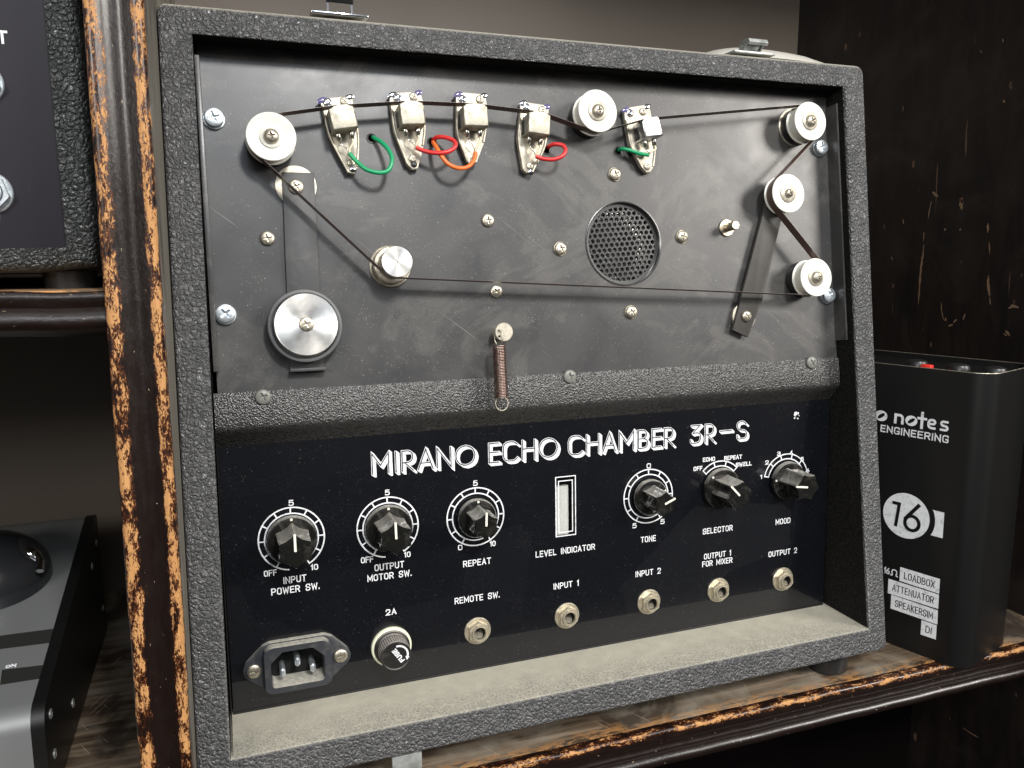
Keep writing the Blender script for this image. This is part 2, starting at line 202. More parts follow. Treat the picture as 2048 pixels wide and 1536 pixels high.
def m_flock():
    m = mat('black_flock_lining', (.006, .006, .0055), .85, spec=.2); n = N(m); o = n.obj()
    n.L(n.bump(n.noise(1100., 3, vec=o), 1., .0008), n.b.inputs['Normal'])
    n.L(n.ramp(n.noise(800., 3, .7, o), [(.45, (.004, .004, .0038)), (.72, (.028, .026, .024))]), n.b.inputs['Base Color']); return m
M_FLOCK = m_flock()
def m_deck():
    m = mat('dusty_dark_grey_deck_paint', (.035, .035, .035), .42, spec=.55); n = N(m); o = n.obj()
    mott = n.noise(28., 5, .6, o, .6); fine = n.noise(1500., 2, vec=o); st = n.noise(1., 4, vec=n.scale(o, (220., 900., 220.)))
    c = n.ramp(mott, [(.3, (.035, .035, .037)), (.7, (.050, .049, .048))])
    sm = n.ramp(n.noise(9., 6, .6, o, 2.6), [(.52, 0.), (.58, .42), (.66, .18), (.76, .6)])
    c = n.mix(n.math('MULTIPLY', sm, n.ramp(fine, [(.35, .3), (.7, 1.)])), c, (.155, .147, .13))
    sp = n.ramp(n.n('ShaderNodeTexVoronoi', {'Vector': o, 'Scale': 260.}).outputs['Distance'], [(.05, 1.), (.10, 0.)])
    spm = n.math('MULTIPLY', sp, n.ramp(n.noise(300., 1, vec=o), [(.5, 0.), (.56, 1.)]))
    sp2 = n.ramp(n.n('ShaderNodeTexVoronoi', {'Vector': o, 'Scale': 700.}).outputs['Distance'], [(.10, .7), (.22, 0.)])
    spa = n.math('MAXIMUM', spm, n.math('MULTIPLY', sp2, n.ramp(n.noise(60., 2, vec=o), [(.4, .1), (.7, 1.)])))
    scr = n.ramp(n.noise(1., 2, .4, n.scale(n.n('ShaderNodeMapping', {'Vector': o, 'Rotation': (0, 0, R(38))}).outputs[0], (18., 1400., 1.))), [(.70, 0.), (.73, .6)])
    scm = n.math('MULTIPLY', scr, n.ramp(n.noise(20., 2, vec=o), [(.53, 0.), (.60, 1.)]))
    c = n.mix(n.math('MULTIPLY', n.math('MAXIMUM', spa, scm), .7), c, (.34, .32, .28))
    n.L(c, n.b.inputs['Base Color'])
    n.L(n.ramp(mott, [(.3, .31), (.7, .43)]), n.b.inputs['Roughness'])
    n.L(n.bump(fine, .25, .00008), n.b.inputs['Normal'])
    return m
M_DECK = m_deck()

def m_acrylic():
    m = mat('glossy_black_acrylic', (.0035, .004, .006), .30, spec=.3, coat=.8, coat_rough=.015); n = N(m); o = n.obj()
    a = n.ramp(n.n('ShaderNodeTexVoronoi', {'Vector': o, 'Scale': 520.}).outputs['Distance'], [(.05, 1.), (.10, 0.)])
    a = n.math('MULTIPLY', a, n.ramp(n.noise(200., 1, vec=o), [(.47, 0.), (.6, 1.)]))
    b = n.ramp(n.n('ShaderNodeTexVoronoi', {'Vector': o, 'Scale': 1500.}).outputs['Distance'], [(.09, .35), (.2, 0.)])
    b = n.math('MULTIPLY', b, n.ramp(n.noise(45., 2, vec=o), [(.42, .1), (.65, 1.)]))
    k = n.math('MAXIMUM', a, b)
    n.L(n.mix(k, (.0035, .004, .006), (.22, .22, .21)), n.b.inputs['Base Color'])
    return m
M_ACRYL = m_acrylic()

def m_trim():
    m = mat('crinkled_black_enamel', (.03, .03, .029), .27, spec=.8); n = N(m); o = n.obj()
    a = n.n('ShaderNodeTexVoronoi', {'Vector': o, 'Scale': 1300.}, feature='SMOOTH_F1').outputs['Distance']
    h = n.math('MULTIPLY_ADD', n.noise(900., 3, vec=o), .9, a)
    n.L(n.bump(h, .85, .0006), n.b.inputs['Normal'])
    n.L(n.ramp(n.noise(500., 2, vec=o), [(.3, (.022, .022, .021)), (.8, (.055, .053, .05))]), n.b.inputs['Base Color'])
    return m
M_TRIM = m_trim()

def metal(name, base, rough, aniso=0., dirt=.25, scale=400., met=1.):
    m = mat(name, base, rough, met); n = N(m); o = n.obj()
    d = n.ramp(n.noise(scale, 4, .6, o), [(.35, tuple(c * (1 - dirt) for c in base)), (.65, base)])
    n.L(d, n.b.inputs['Base Color'])
    n.L(n.ramp(n.noise(scale * 1.7, 3, vec=o), [(.3, rough * .8), (.7, min(1, rough * 1.25))]), n.b.inputs['Roughness'])
    if aniso:
        n.b.inputs['Anisotropic'].default_value = aniso
        t = n.n('ShaderNodeTangent', direction_type='RADIAL', axis='Z'); n.L(t.outputs[0], n.b.inputs['Tangent'])
    return m
M_NICKEL = metal('aged_nickel', (.58, .535, .44), .40, dirt=.35, met=.9)
M_ZINC = metal('bright_zinc', (.74, .80, .84), .34, dirt=.12, met=.8)
M_CHROME = metal('chrome', (.75, .76, .80), .09, dirt=.1)
M_ALU = metal('turned_aluminium', (.74, .73, .70), .34, .75, .02, 60.)
M_CAN = metal('scuffed_shield_can', (.50, .47, .385), .46, dirt=.4, scale=260., met=.7)
M_CANNEW = metal('bright_shield_can', (.72, .73, .74), .34, dirt=.12)
M_BRKT = metal('cream_plated_bracket', (.60, .555, .455), .46, dirt=.35, scale=300., met=.6)
M_STEEL = metal('galvanised_steel', (.50, .52, .50), .5, dirt=.4, scale=150., met=.6)
M_COPPER = metal('brown_grey_spring_wire', (.40, .29, .25), .38, dirt=.4)
M_BRASSY = metal('dull_brass_pin', (.58, .52, .40), .35)
M_JACK = metal('yellowed_nickel_jack', (.74, .67, .52), .38, dirt=.25, met=.75)
def m_nylon():
    m = mat('white_nylon', (.86, .86, .80), .38, spec=.4); b = m.node_tree.nodes['Principled BSDF']
    b.inputs['Subsurface Weight'].default_value = .25; b.inputs['Subsurface Radius'].default_value = (.004, .0035, .0025); b.inputs['Subsurface Scale'].default_value = .4
    n = N(m); c = n.ramp(n.noise(150., 3, vec=n.obj()), [(.3, (.74, .72, .62)), (.7, (.80, .80, .74))]); n.L(n.mix(n.ramp(n.noise(420., 4, .7, n.obj(), 1.), [(.60, 0.), (.75, .5)]), c, (.55, .47, .34)), n.b.inputs['Base Color'])
    return m
M_NYLON = m_nylon()
M_SCRPAINT = mat('grey_painted_screw', (.19, .19, .17), .38)
M_BLACK = mat('black_plastic', (.014, .014, .014), .38)
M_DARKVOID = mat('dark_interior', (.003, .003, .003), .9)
def dusty(name, base, rough, dust, dcol=(.36, .34, .29), coat=0., lo=.3, hi=.95):
    m = mat(name, base, rough, coat=coat); n = N(m); o = n.obj()
    f = n.math('MULTIPLY', n.math('MULTIPLY', n.up(lo, hi), n.ramp(n.noise(500., 3, vec=o), [(.25, .5), (.75, 1.)])), dust)
    sm = n.ramp(n.noise(120., 4, .6, o, 1.), [(.5, 0.), (.8, .10)])
    n.L(n.mix(n.math('MAXIMUM', f, sm), base, dcol), n.b.inputs['Base Color'])
    n.L(n.math('MULTIPLY_ADD', f, .5, rough), n.b.inputs['Roughness'])
    return m
M_KNOB = dusty('black_phenolic_knob', (.008, .008, .007), .16, .7, (.46, .44, .39), coat=.7, lo=.25, hi=.9)
M_INLET = dusty('dusty_black_inlet_plastic', (.030, .032, .038), .5, .95, (.50, .48, .41), lo=.45, hi=.9)
M_RUBBER = dusty('grey_rubber', (.12, .123, .13), .5, .2)
M_FUSE = dusty('ribbed_fuse_cap', (.015, .014, .013), .4, .75, (.48, .44, .40))
M_IVORY = mat('ivory_fuse_ring', (.75, .76, .58), .45)
M_INK = mat('white_screen_print', (.86, .88, .90), .5)
n_ = N(M_INK); n_.L(n_.ramp(n_.noise(260., 5, .7, n_.obj()), [(.34, (.50, .51, .52)), (.46, (.80, .82, .84)), (.7, (.88, .90, .92))]), n_.b.inputs['Base Color'])
M_INKB = mat('black_screen_print', (.004, .004, .005), .4)
M_POINTER = mat('cream_pointer_paint', (.88, .86, .72), .5)
M_CARD = mat('white_meter_card', (.90, .90, .84), .6)
M_TAPE = mat('brown_oxide_tape', (.11, .065, .048), .34, spec=.9)
M_GREEN = mat('green_wire', (.01, .30, .12), .35); M_RED = mat('red_wire', (.62, .03, .03), .35); M_ORANGE = mat('orange_wire', (.80, .16, .03), .35)
M_SOLDER = metal('solder_and_bare_wire', (.70, .68, .62), .25)
M_CREAMW = mat('cream_wire', (.70, .64, .48), .5)
M_BLUEINK = mat('violet_lacquer', (.10, .09, .22), .15, coat=1.)
M_ARM = dusty('matt_black_steel_arm', (.040, .041, .043), .5, .2)
def m_brownarm():
    m = mat('worn_brown_black_arm', (.06, .052, .043), .55); n = N(m); o = n.obj()
    n.L(n.ramp(n.noise(120., 4, .6, o), [(.3, (.040, .037, .033)), (.7, (.056, .051, .045))]), n.b.inputs['Base Color']); return m
M_ARM2 = m_brownarm()
M_GRILLE = mat('glossy_black_mesh', (.035, .035, .035), .24, spec=.8)
M_BOX = mat('satin_black_sheet_metal', (.006, .006, .006), .36, spec=.5)
M_PEDAL = mat('charcoal_metallic_paint', (.25, .26, .26), .38, metal=.4); 
M_PEDALS = mat('black_side_plate', (.006, .006, .006), .38)
M_STRIPE = mat('dark_decal_band', (.022, .022, .020), .5)
M_REDP = mat('red_plastic', (.7, .03, .02), .4)
M_PLASTIC = mat('cloudy_clear_plastic', (.66, .64, .58), .25, spec=.6)
def m_plate():
    m = mat('violet_black_faceplate', (.014, .012, .017), .30, spec=.5); n = N(m); o = n.obj()
    s = n.ramp(n.noise(1., 2, .5, n.scale(o, (900., 900., 30.))), [(.72, 0.), (.75, .35)])
    s = n.math('MULTIPLY', s, n.ramp(n.noise(40., 2, vec=o), [(.5, 0.), (.6, 1.)]))
    n.L(n.mix(s, (.014, .012, .017), (.3, .3, .3)), n.b.inputs['Base Color']); return m
M_PLATE = m_plate()

# lacquered wood, worn through to bare wood along its ridges: UV x runs along the moulding (metres), UV y across its profile
def m_lacquer(name, bands, amount=1.):
    m = mat(name, (.015, .007, .005), .3, spec=.5, coat=.3, coat_rough=.22); n = N(m)
    uv = n.n('ShaderNodeUVMap').outputs[0]; s = n.n('ShaderNodeSeparateXYZ', {0: uv})
    band = n.ramp(s.outputs['Y'], bands)
    v1 = n.scale(uv, (22., 260., 1.)) if False else n.n('ShaderNodeMapping', {'Vector': uv, 'Scale': (85., 9., 1.)}).outputs[0]
    v2 = n.n('ShaderNodeMapping', {'Vector': uv, 'Scale': (420., 32., 1.)}).outputs[0]
    a = n.noise(1., 5, .62, v1, .5); b = n.noise(1., 4, .7, v2, 1.2)
    t = n.math('ADD', n.math('MULTIPLY', a, .55), n.math('MULTIPLY', b, .45))
    t = n.math('ADD', t, n.math('MULTIPLY', n.math('SUBTRACT', band, .5), .30 * amount))
    worn = n.ramp(t, [(.597, 0.), (.608, 1.)]); edge = n.ramp(t, [(.53, 0.), (.59, .7)])
    grain = n.noise(1., 4, .6, n.n('ShaderNodeMapping', {'Vector': uv, 'Scale': (25., 180., 1.)}).outputs[0])
    dark = n.ramp(grain, [(.3, (.004, .0025, .002)), (.75, (.014, .006, .004))])
    red = n.mix(edge, dark, (.13, .035, .010))
    wood = n.ramp(grain, [(.3, (.36, .15, .04)), (.7, (.60, .33, .13))])
    c = n.mix(worn, red, wood)
    # pale knocks and nicks
    k = n.ramp(n.n('ShaderNodeTexVoronoi', {'Vector': n.n('ShaderNodeMapping', {'Vector': uv, 'Scale': (170., 8., 1.)}).outputs[0], 'Scale': 1.}).outputs['Distance'], [(.10, 1.), (.16, 0.)])
    k = n.math('MULTIPLY', k, n.ramp(n.noise(9., 3, vec=v1), [(.60, 0.), (.64, 1.)]))
    c = n.mix(k, c, (.60, .46, .30))
    n.L(c, n.b.inputs['Base Color'])
    n.L(n.math('MULTIPLY_ADD', worn, .3, n.math('MULTIPLY_ADD', n.noise(1., 4, .6, v1), .35, .14)), n.b.inputs['Roughness'])
    n.L(n.math('MULTIPLY_ADD', worn, -.35, .35), n.b.inputs['Coat Weight'])
    n.L(n.bump(n.math('MULTIPLY_ADD', b, .5, n.math('MULTIPLY', worn, -1.)), .6, .0004), n.b.inputs['Normal'])
    return m
M_POST = m_lacquer('worn_lacquered_post', [(0, .25), (.14, .45), (.22, .82), (.34, .80), (.40, .40), (.46, .12), (.62, .06), (.68, .35), (.72, .85), (.80, .88), (.88, .7), (1., .5)], 1.)
M_EDGE = m_lacquer('worn_lacquered_shelf_edge', [(0, .50), (.10, .70), (.17, .84), (.24, .35), (.32, .05), (.62, .10), (.74, .15), (.80, .45), (.90, .3), (1., .1)], 1.)
def m_board():
    m = mat('dusty_worn_shelf_board', (.1, .08, .06), .5, spec=.4); n = N(m); o = n.obj()
    g = n.noise(1., 6, .65, n.scale(o, (12., 160., 160.)), .4); p = n.noise(22., 5, .6, o, 1.2)
    c = n.ramp(g, [(.28, (.025, .017, .011)), (.46, (.10, .072, .048)), (.6, (.20, .15, .105)), (.78, (.34, .26, .19))])
    c = n.mix(n.ramp(p, [(.42, 0.), (.66, .6)]), c, (.26, .235, .19))
    c = n.mix(n.ramp(n.noise(16., 4, .6, n.n('ShaderNodeMapping', {'Vector': o, 'Location': (3, 1, 0)}).outputs[0], .8), [(.50, 0.), (.60, .85)]), c, (.035, .024, .017))
    y = n.n('ShaderNodeSeparateXYZ', {0: o}).outputs['Y']
    ed = n.n('ShaderNodeMapRange', {'Value': n.math('MULTIPLY_ADD', p, .014, y), 'From Min': .004, 'From Max': .016, 'To Min': 1., 'To Max': 0.}, clamp=True).outputs[0]
    chip = n.ramp(n.noise(1., 5, .7, n.scale(o, (90., 300., 90.)), .8), [(.44, 0.), (.54, 1.)])
    c = n.mix(n.math('MULTIPLY', n.math('MULTIPLY', ed, chip), .85), c, (.50, .25, .09))
    sc = n.ramp(n.noise(1., 2, .4, n.scale(n.n('ShaderNodeMapping', {'Vector': o, 'Rotation': (0, 0, R(62))}).outputs[0], (25., 1100., 1.))), [(.70, 0.), (.74, .7)])
    sc2 = n.ramp(n.noise(1., 2, .4, n.scale(n.n('ShaderNodeMapping', {'Vector': o, 'Rotation': (0, 0, R(115))}).outputs[0], (25., 900., 1.))), [(.71, 0.), (.75, .6)])
    c = n.mix(n.math('MAXIMUM', sc, sc2), c, (.52, .40, .29))
    n.L(c, n.b.inputs['Base Color']); n.L(n.ramp(p, [(.3, .32), (.7, .6)]), n.b.inputs['Roughness']); return m
M_BOARD = m_board()
def m_sidewall():
    m = mat('scratched_black_side_board', (.012, .009, .008), .38, spec=.4); n = N(m); o = n.obj()
    g = n.noise(1., 5, .65, n.scale(o, (60., 60., 12.)), .6)
    c = n.ramp(g, [(.3, (.007, .006, .006)), (.7, (.019, .014, .012))])
    d = n.ramp(n.noise(14., 5, .6, o, 1.5), [(.5, 0.), (.75, .5)]); c = n.mix(d, c, (.035, .030, .024))
    v = n.n('ShaderNodeTexVoronoi', {'Vector': n.scale(o, (1., 40., 16.)), 'Scale': 1.9}).outputs['Distance']
    s = n.math('MULTIPLY', n.ramp(v, [(.11, 1.), (.15, 0.)]), n.ramp(n.noise(90., 4, vec=o), [(.50, 0.), (.56, 1.)]))
    s2 = n.ramp(n.noise(1., 3, .5, n.scale(n.n('ShaderNodeMapping', {'Vector': o, 'Rotation': (R(3), 0, 0)}).outputs[0], (1., 240., 10.))), [(.70, 0.), (.72, 1.)])
    s2 = n.math('MULTIPLY', s2, n.ramp(n.noise(14., 2, vec=o), [(.52, 0.), (.56, 1.)]))
    c = n.mix(n.math('MULTIPLY', n.math('MAXIMUM', s, s2), .5), c, (.22, .13, .08))
    n.L(c, n.b.inputs['Base Color']); return m
M_SIDE = m_sidewall()
def m_back():
    m = mat('brown_back_board', (.13, .105, .08), .55); n = N(m); o = n.obj()
    n.L(n.ramp(n.noise(6., 4, vec=o), [(.3, (.088, .070, .054)), (.7, (.108, .087, .067))]), n.b.inputs['Base Color']); return m
M_BACK = m_back()
M_UNDER = mat('dark_underside', (.05, .04, .033), .6)
M_SIDEDUST = None
def m_postside():
    m = mat('dusty_post_side', (.09, .085, .07), .6); n = N(m); o = n.obj()
    g = n.noise(1., 5, .6, n.scale(o, (200., 200., 14.)), .4)
    c = n.ramp(g, [(.3, (.10, .092, .075)), (.7, (.22, .20, .165))])
    c = n.mix(n.ramp(n.noise(9., 3, vec=n.scale(o, (3., 3., 1.))), [(.52, 0.), (.6, .75)]), c, (.04, .034, .028))
    n.L(c, n.b.inputs['Base Color']); return m
M_POSTSIDE = m_postside()

# ---------------------------------------------------------------- helpers
WM = {}
def link(name, me, m, parent=None, M=None, smooth=True, label=None, kind=None):
    o = bpy.data.objects.new(name, me); col.objects.link(o)
    M = M if M is not None else (WM[parent.name] if parent else Matrix.Identity(4))
    WM[o.name] = M.copy()
    if parent: o.parent = parent; o.matrix_parent_inverse = Matrix.Identity(4); o.matrix_basis = WM[parent.name].inverted() @ M
    else: o.matrix_basis = M
    if m is not None and me is not None:
        if not me.materials: me.materials.append(m)
        elif me.materials[0] != m: o.material_slots[0].link = 'OBJECT'; o.material_slots[0].material = m
    if label: o['label'] = label
    if kind: o['kind'] = kind
    return o
def thing(name, label, cat, loc=(0, 0, 0), group=None, rotz=0.):
    o = bpy.data.objects.new(name, None); col.objects.link(o)
    M = Matrix.Translation(loc) @ Matrix.Rotation(rotz, 4, 'Z'); o.matrix_basis = M; WM[o.name] = M
    o['label'] = label; o['category'] = cat
    if group: o['group'] = group
    return o
def smooth_mesh(me, ang=35):
    for p in me.polygons: p.use_smooth = True
    me.set_sharp_from_angle(angle=R(ang))
def finish(bm, smooth=True, ang=35, recalc=True):
    if recalc: bmesh.ops.recalc_face_normals(bm, faces=bm.faces)
    me = bpy.data.meshes.new('m'); bm.to_mesh(me); bm.free()
    if smooth: smooth_mesh(me, ang)
    return me
def lathe(prof, seg=64, closed=False, ang=35):      # prof: (r, z), axis Z
    bm = bmesh.new(); rings = []
    for r, z in prof:
        if r < 1e-7: rings.append([bm.verts.new((0, 0, z))])
        else: rings.append([bm.verts.new((r * math.cos(2 * PI * i / seg), r * math.sin(2 * PI * i / seg), z)) for i in range(seg)])
    for a, b in zip(rings, rings[1:]):
        for i in range(seg):
            j = (i + 1) % seg
            va = [a[0]] if len(a) == 1 else [a[i], a[j]]; vb = [b[0]] if len(b) == 1 else [b[j], b[i]]
            if len(va) + len(vb) >= 3: bm.faces.new(va + vb)
    return finish(bm, ang=ang)
def prism(pts, z0, z1, bev=0., seg=2, ang=35, hole=None):     # outline in XY, from z0 to z1
    bm = bmesh.new()
    a = [bm.verts.new((x, y, z0)) for x, y in pts]; b = [bm.verts.new((x, y, z1)) for x, y in pts]
    n = len(pts)
    for i in range(n): bm.faces.new((a[i], a[(i + 1) % n], b[(i + 1) % n], b[i]))
    bm.faces.new(a[::-1]); top = bm.faces.new(b)
    if bev:
        bmesh.ops.bevel(bm, geom=list(top.edges), offset=bev, segments=seg, affect='EDGES', profile=.5)
    return finish(bm, ang=ang)
def box(x0, x1, y0, y1, z0, z1, bev=0., seg=2):
    bm = bmesh.new(); bmesh.ops.create_cube(bm, size=1)
    for v in bm.verts: v.co = ((x0 + x1) / 2 + v.co.x * (x1 - x0), (y0 + y1) / 2 + v.co.y * (y1 - y0), (z0 + z1) / 2 + v.co.z * (z1 - z0))
    if bev: bmesh.ops.bevel(bm, geom=list(bm.edges), offset=bev, segments=seg, affect='EDGES', profile=.5)
    return finish(bm)
def arc(cx, cy, r, a0, a1, n=8, ry=None):
    ry = ry or r
    return [(cx + r * math.cos(R(a0 + (a1 - a0) * i / n)), cy + ry * math.sin(R(a0 + (a1 - a0) * i / n))) for i in range(n + 1)]
def fillet(pts, r, closed=False, n=5):
    out = []; N_ = len(pts)
    for i, p in enumerate(pts):
        if not closed and i in (0, N_ - 1): out.append(tuple(p)); continue
        p0, p1, p2 = Vector(pts[i - 1]), Vector(p), Vector(pts[(i + 1) % N_])
        d0, d1 = p0 - p1, p2 - p1; l = min(d0.length, d1.length)
        if l < 1e-9: continue
        ang = d0.angle(d1) if d0.length and d1.length else PI
        if ang > R(176): out.append(tuple(p)); continue
        k = min(r / math.tan(ang / 2), l * .499); a, b = p1 + d0.normalized() * k, p1 + d1.normalized() * k
        for j in range(n + 1):
            t = j / n; q = a * (1 - t) ** 2 + p1 * 2 * t * (1 - t) + b * t ** 2
            q2 = a.lerp(b, t); q = q.lerp(q2, .17) if r else q
            out.append(tuple(q))
    return out
def tube(pts, r, seg=12, caps=True):
    P = [Vector(p) for p in pts]; bm = bmesh.new(); rings = []
    t0 = (P[1] - P[0]).normalized(); nrm = t0.orthogonal().normalized()
    for i, p in enumerate(P):
        t = (P[min(i + 1, len(P) - 1)] - P[max(i - 1, 0)]).normalized()
        nrm = (nrm - t * nrm.dot(t)).normalized(); bn = t.cross(nrm)
        rr = r(i / (len(P) - 1)) if callable(r) else r
        rings.append([bm.verts.new(p + (nrm * math.cos(2 * PI * k / seg) + bn * math.sin(2 * PI * k / seg)) * rr) for k in range(seg)])
    for a, b in zip(rings, rings[1:]):
        for k in range(seg): bm.faces.new((a[k], a[(k + 1) % seg], b[(k + 1) % seg], b[k]))
    if caps: bm.faces.new(rings[0][::-1]); bm.faces.new(rings[-1])
    return finish(bm, ang=60)
def catmull(P, n=8):
    P = [Vector(p) for p in P]; out = []
    Q = [P[0] * 2 - P[1]] + P + [P[-1] * 2 - P[-2]]
    for i in range(1, len(Q) - 2):
        a, b, c, d = Q[i - 1:i + 3]
        for j in range(n):
            t = j / n; out.append(.5 * ((2 * b) + (c - a) * t + (2 * a - 5 * b + 4 * c - d) * t * t + (3 * b - a - 3 * c + d) * t ** 3))
    return out + [P[-1]]
def join(parts):
    bm = bmesh.new()
    for me, M in parts:
        b2 = bmesh.new(); b2.from_mesh(me); bmesh.ops.transform(b2, matrix=M, verts=b2.verts)
        t = bpy.data.meshes.new('t'); b2.to_mesh(t); b2.free(); bm.from_mesh(t); bpy.data.meshes.remove(t)
    return finish(bm, recalc=False)
def screw_mesh(r, h, N_=44, arm=.13, length=.56, depth=.7, flat=.35, skirt=0.):   # round head with a cross recess
    bm = bmesh.new(); g = {}
    for i in range(N_ + 1):
        for j in range(N_ + 1):
            u, v = 2 * i / N_ - 1, 2 * j / N_ - 1
            x = u * math.sqrt(1 - v * v / 2); y = v * math.sqrt(1 - u * u / 2); rho = min(1., math.hypot(x, y))
            z = h * (flat + (1 - flat) * math.sqrt(max(0, 1 - rho ** 2.4)))
            ax, ay = abs(x), abs(y)
            tw = arm * (1.15 - .45 * max(ax, ay) / length)
            if (ax < tw and ay < length) or (ay < tw and ax < length):
                z -= h * depth * (1.1 - .55 * max(ax, ay) / length)
            g[i, j] = bm.verts.new((x * r, y * r, z))
    for i in range(N_):
        for j in range(N_): bm.faces.new((g[i, j], g[i + 1, j], g[i + 1, j + 1], g[i, j + 1]))
    loop = [g[i, 0] for i in range(N_)] + [g[N_, j] for j in range(N_)] + [g[i, N_] for i in range(N_, 0, -1)] + [g[0, j] for j in range(N_, 0, -1)]
    low = [bm.verts.new((v.co.x, v.co.y, -.0002 - skirt)) for v in loop]; n = len(loop)
    for k in range(n): bm.faces.new((low[k], low[(k + 1) % n], loop[(k + 1) % n], loop[k]))
    return finish(bm, ang=38)
def ringprism(outer, inner, z0, z1, zi, cap=True):
    """a collar between two outlines with equal point counts; inner wall runs down to zi"""
    bm = bmesh.new(); n = len(outer)
    O0 = [bm.verts.new((*p, z0)) for p in outer]; O1 = [bm.verts.new((*p, z1 - .0005)) for p in outer]
    cx_ = sum(p[0] for p in outer) / n; cy_ = sum(p[1] for p in outer) / n
    O2 = [bm.verts.new((cx_ + (p[0] - cx_) * .975, cy_ + (p[1] - cy_) * .965, z1)) for p in outer]
    I1 = [bm.verts.new((*p, z1)) for p in inner]; I2 = [bm.verts.new((cx_ + (p[0] - cx_) * .985, cy_ + (p[1] - cy_) * .985, z1 - .0004)) for p in inner]; I0 = [bm.verts.new((cx_ + (p[0] - cx_) * .985, cy_ + (p[1] - cy_) * .985, zi)) for p in inner]
    for A, B in ((O0, O1), (O1, O2), (O2, I1), (I1, I2), (I2, I0)):
        for k in range(n): bm.faces.new((A[k], A[(k + 1) % n], B[(k + 1) % n], B[k]))
    if cap: bm.faces.new(I0)
    return finish(bm, ang=40)
def resample(pts, n, cx_, cy_):
    """points where rays from the centre meet the outline"""
    out = []
    for k in range(n):
        a = 2 * PI * k / n; d = Vector((math.cos(a), math.sin(a))); best = None
        for p, q in zip(pts, pts[1:] + pts[:1]):
            p, q = Vector(p) - Vector((cx_, cy_)), Vector(q) - Vector((cx_, cy_)); e_ = q - p; den = d.x * e_.y - d.y * e_.x
            if abs(den) < 1e-12: continue
            t = (p.x * e_.y - p.y * e_.x) / den; u = (p.x * d.y - p.y * d.x) / den
            if t > 0 and -1e-6 <= u <= 1 + 1e-6: best = t if best is None else max(best, t)
        out.append((cx_ + d.x * best, cy_ + d.y * best))
    return out
MU = Matrix(((1, 0, 0, 0), (0, math.sin(THETA), -math.cos(THETA), PD * math.cos(THETA)), (0, math.cos(THETA), math.sin(THETA), -PD * math.sin(THETA)), (0, 0, 0, 1)))
cu = Vector(CPU); cw = Vector((0, -cu.z, cu.y))
MC = Matrix(((1, 0, 0, CPO[0]), (0, cu.y, cw.y, CPO[1]), (0, cu.z, cw.z, CPO[2]), (0, 0, 0, 1)))
T = Matrix.Translation
def RZ(a): return Matrix.Rotation(a, 4, 'Z')

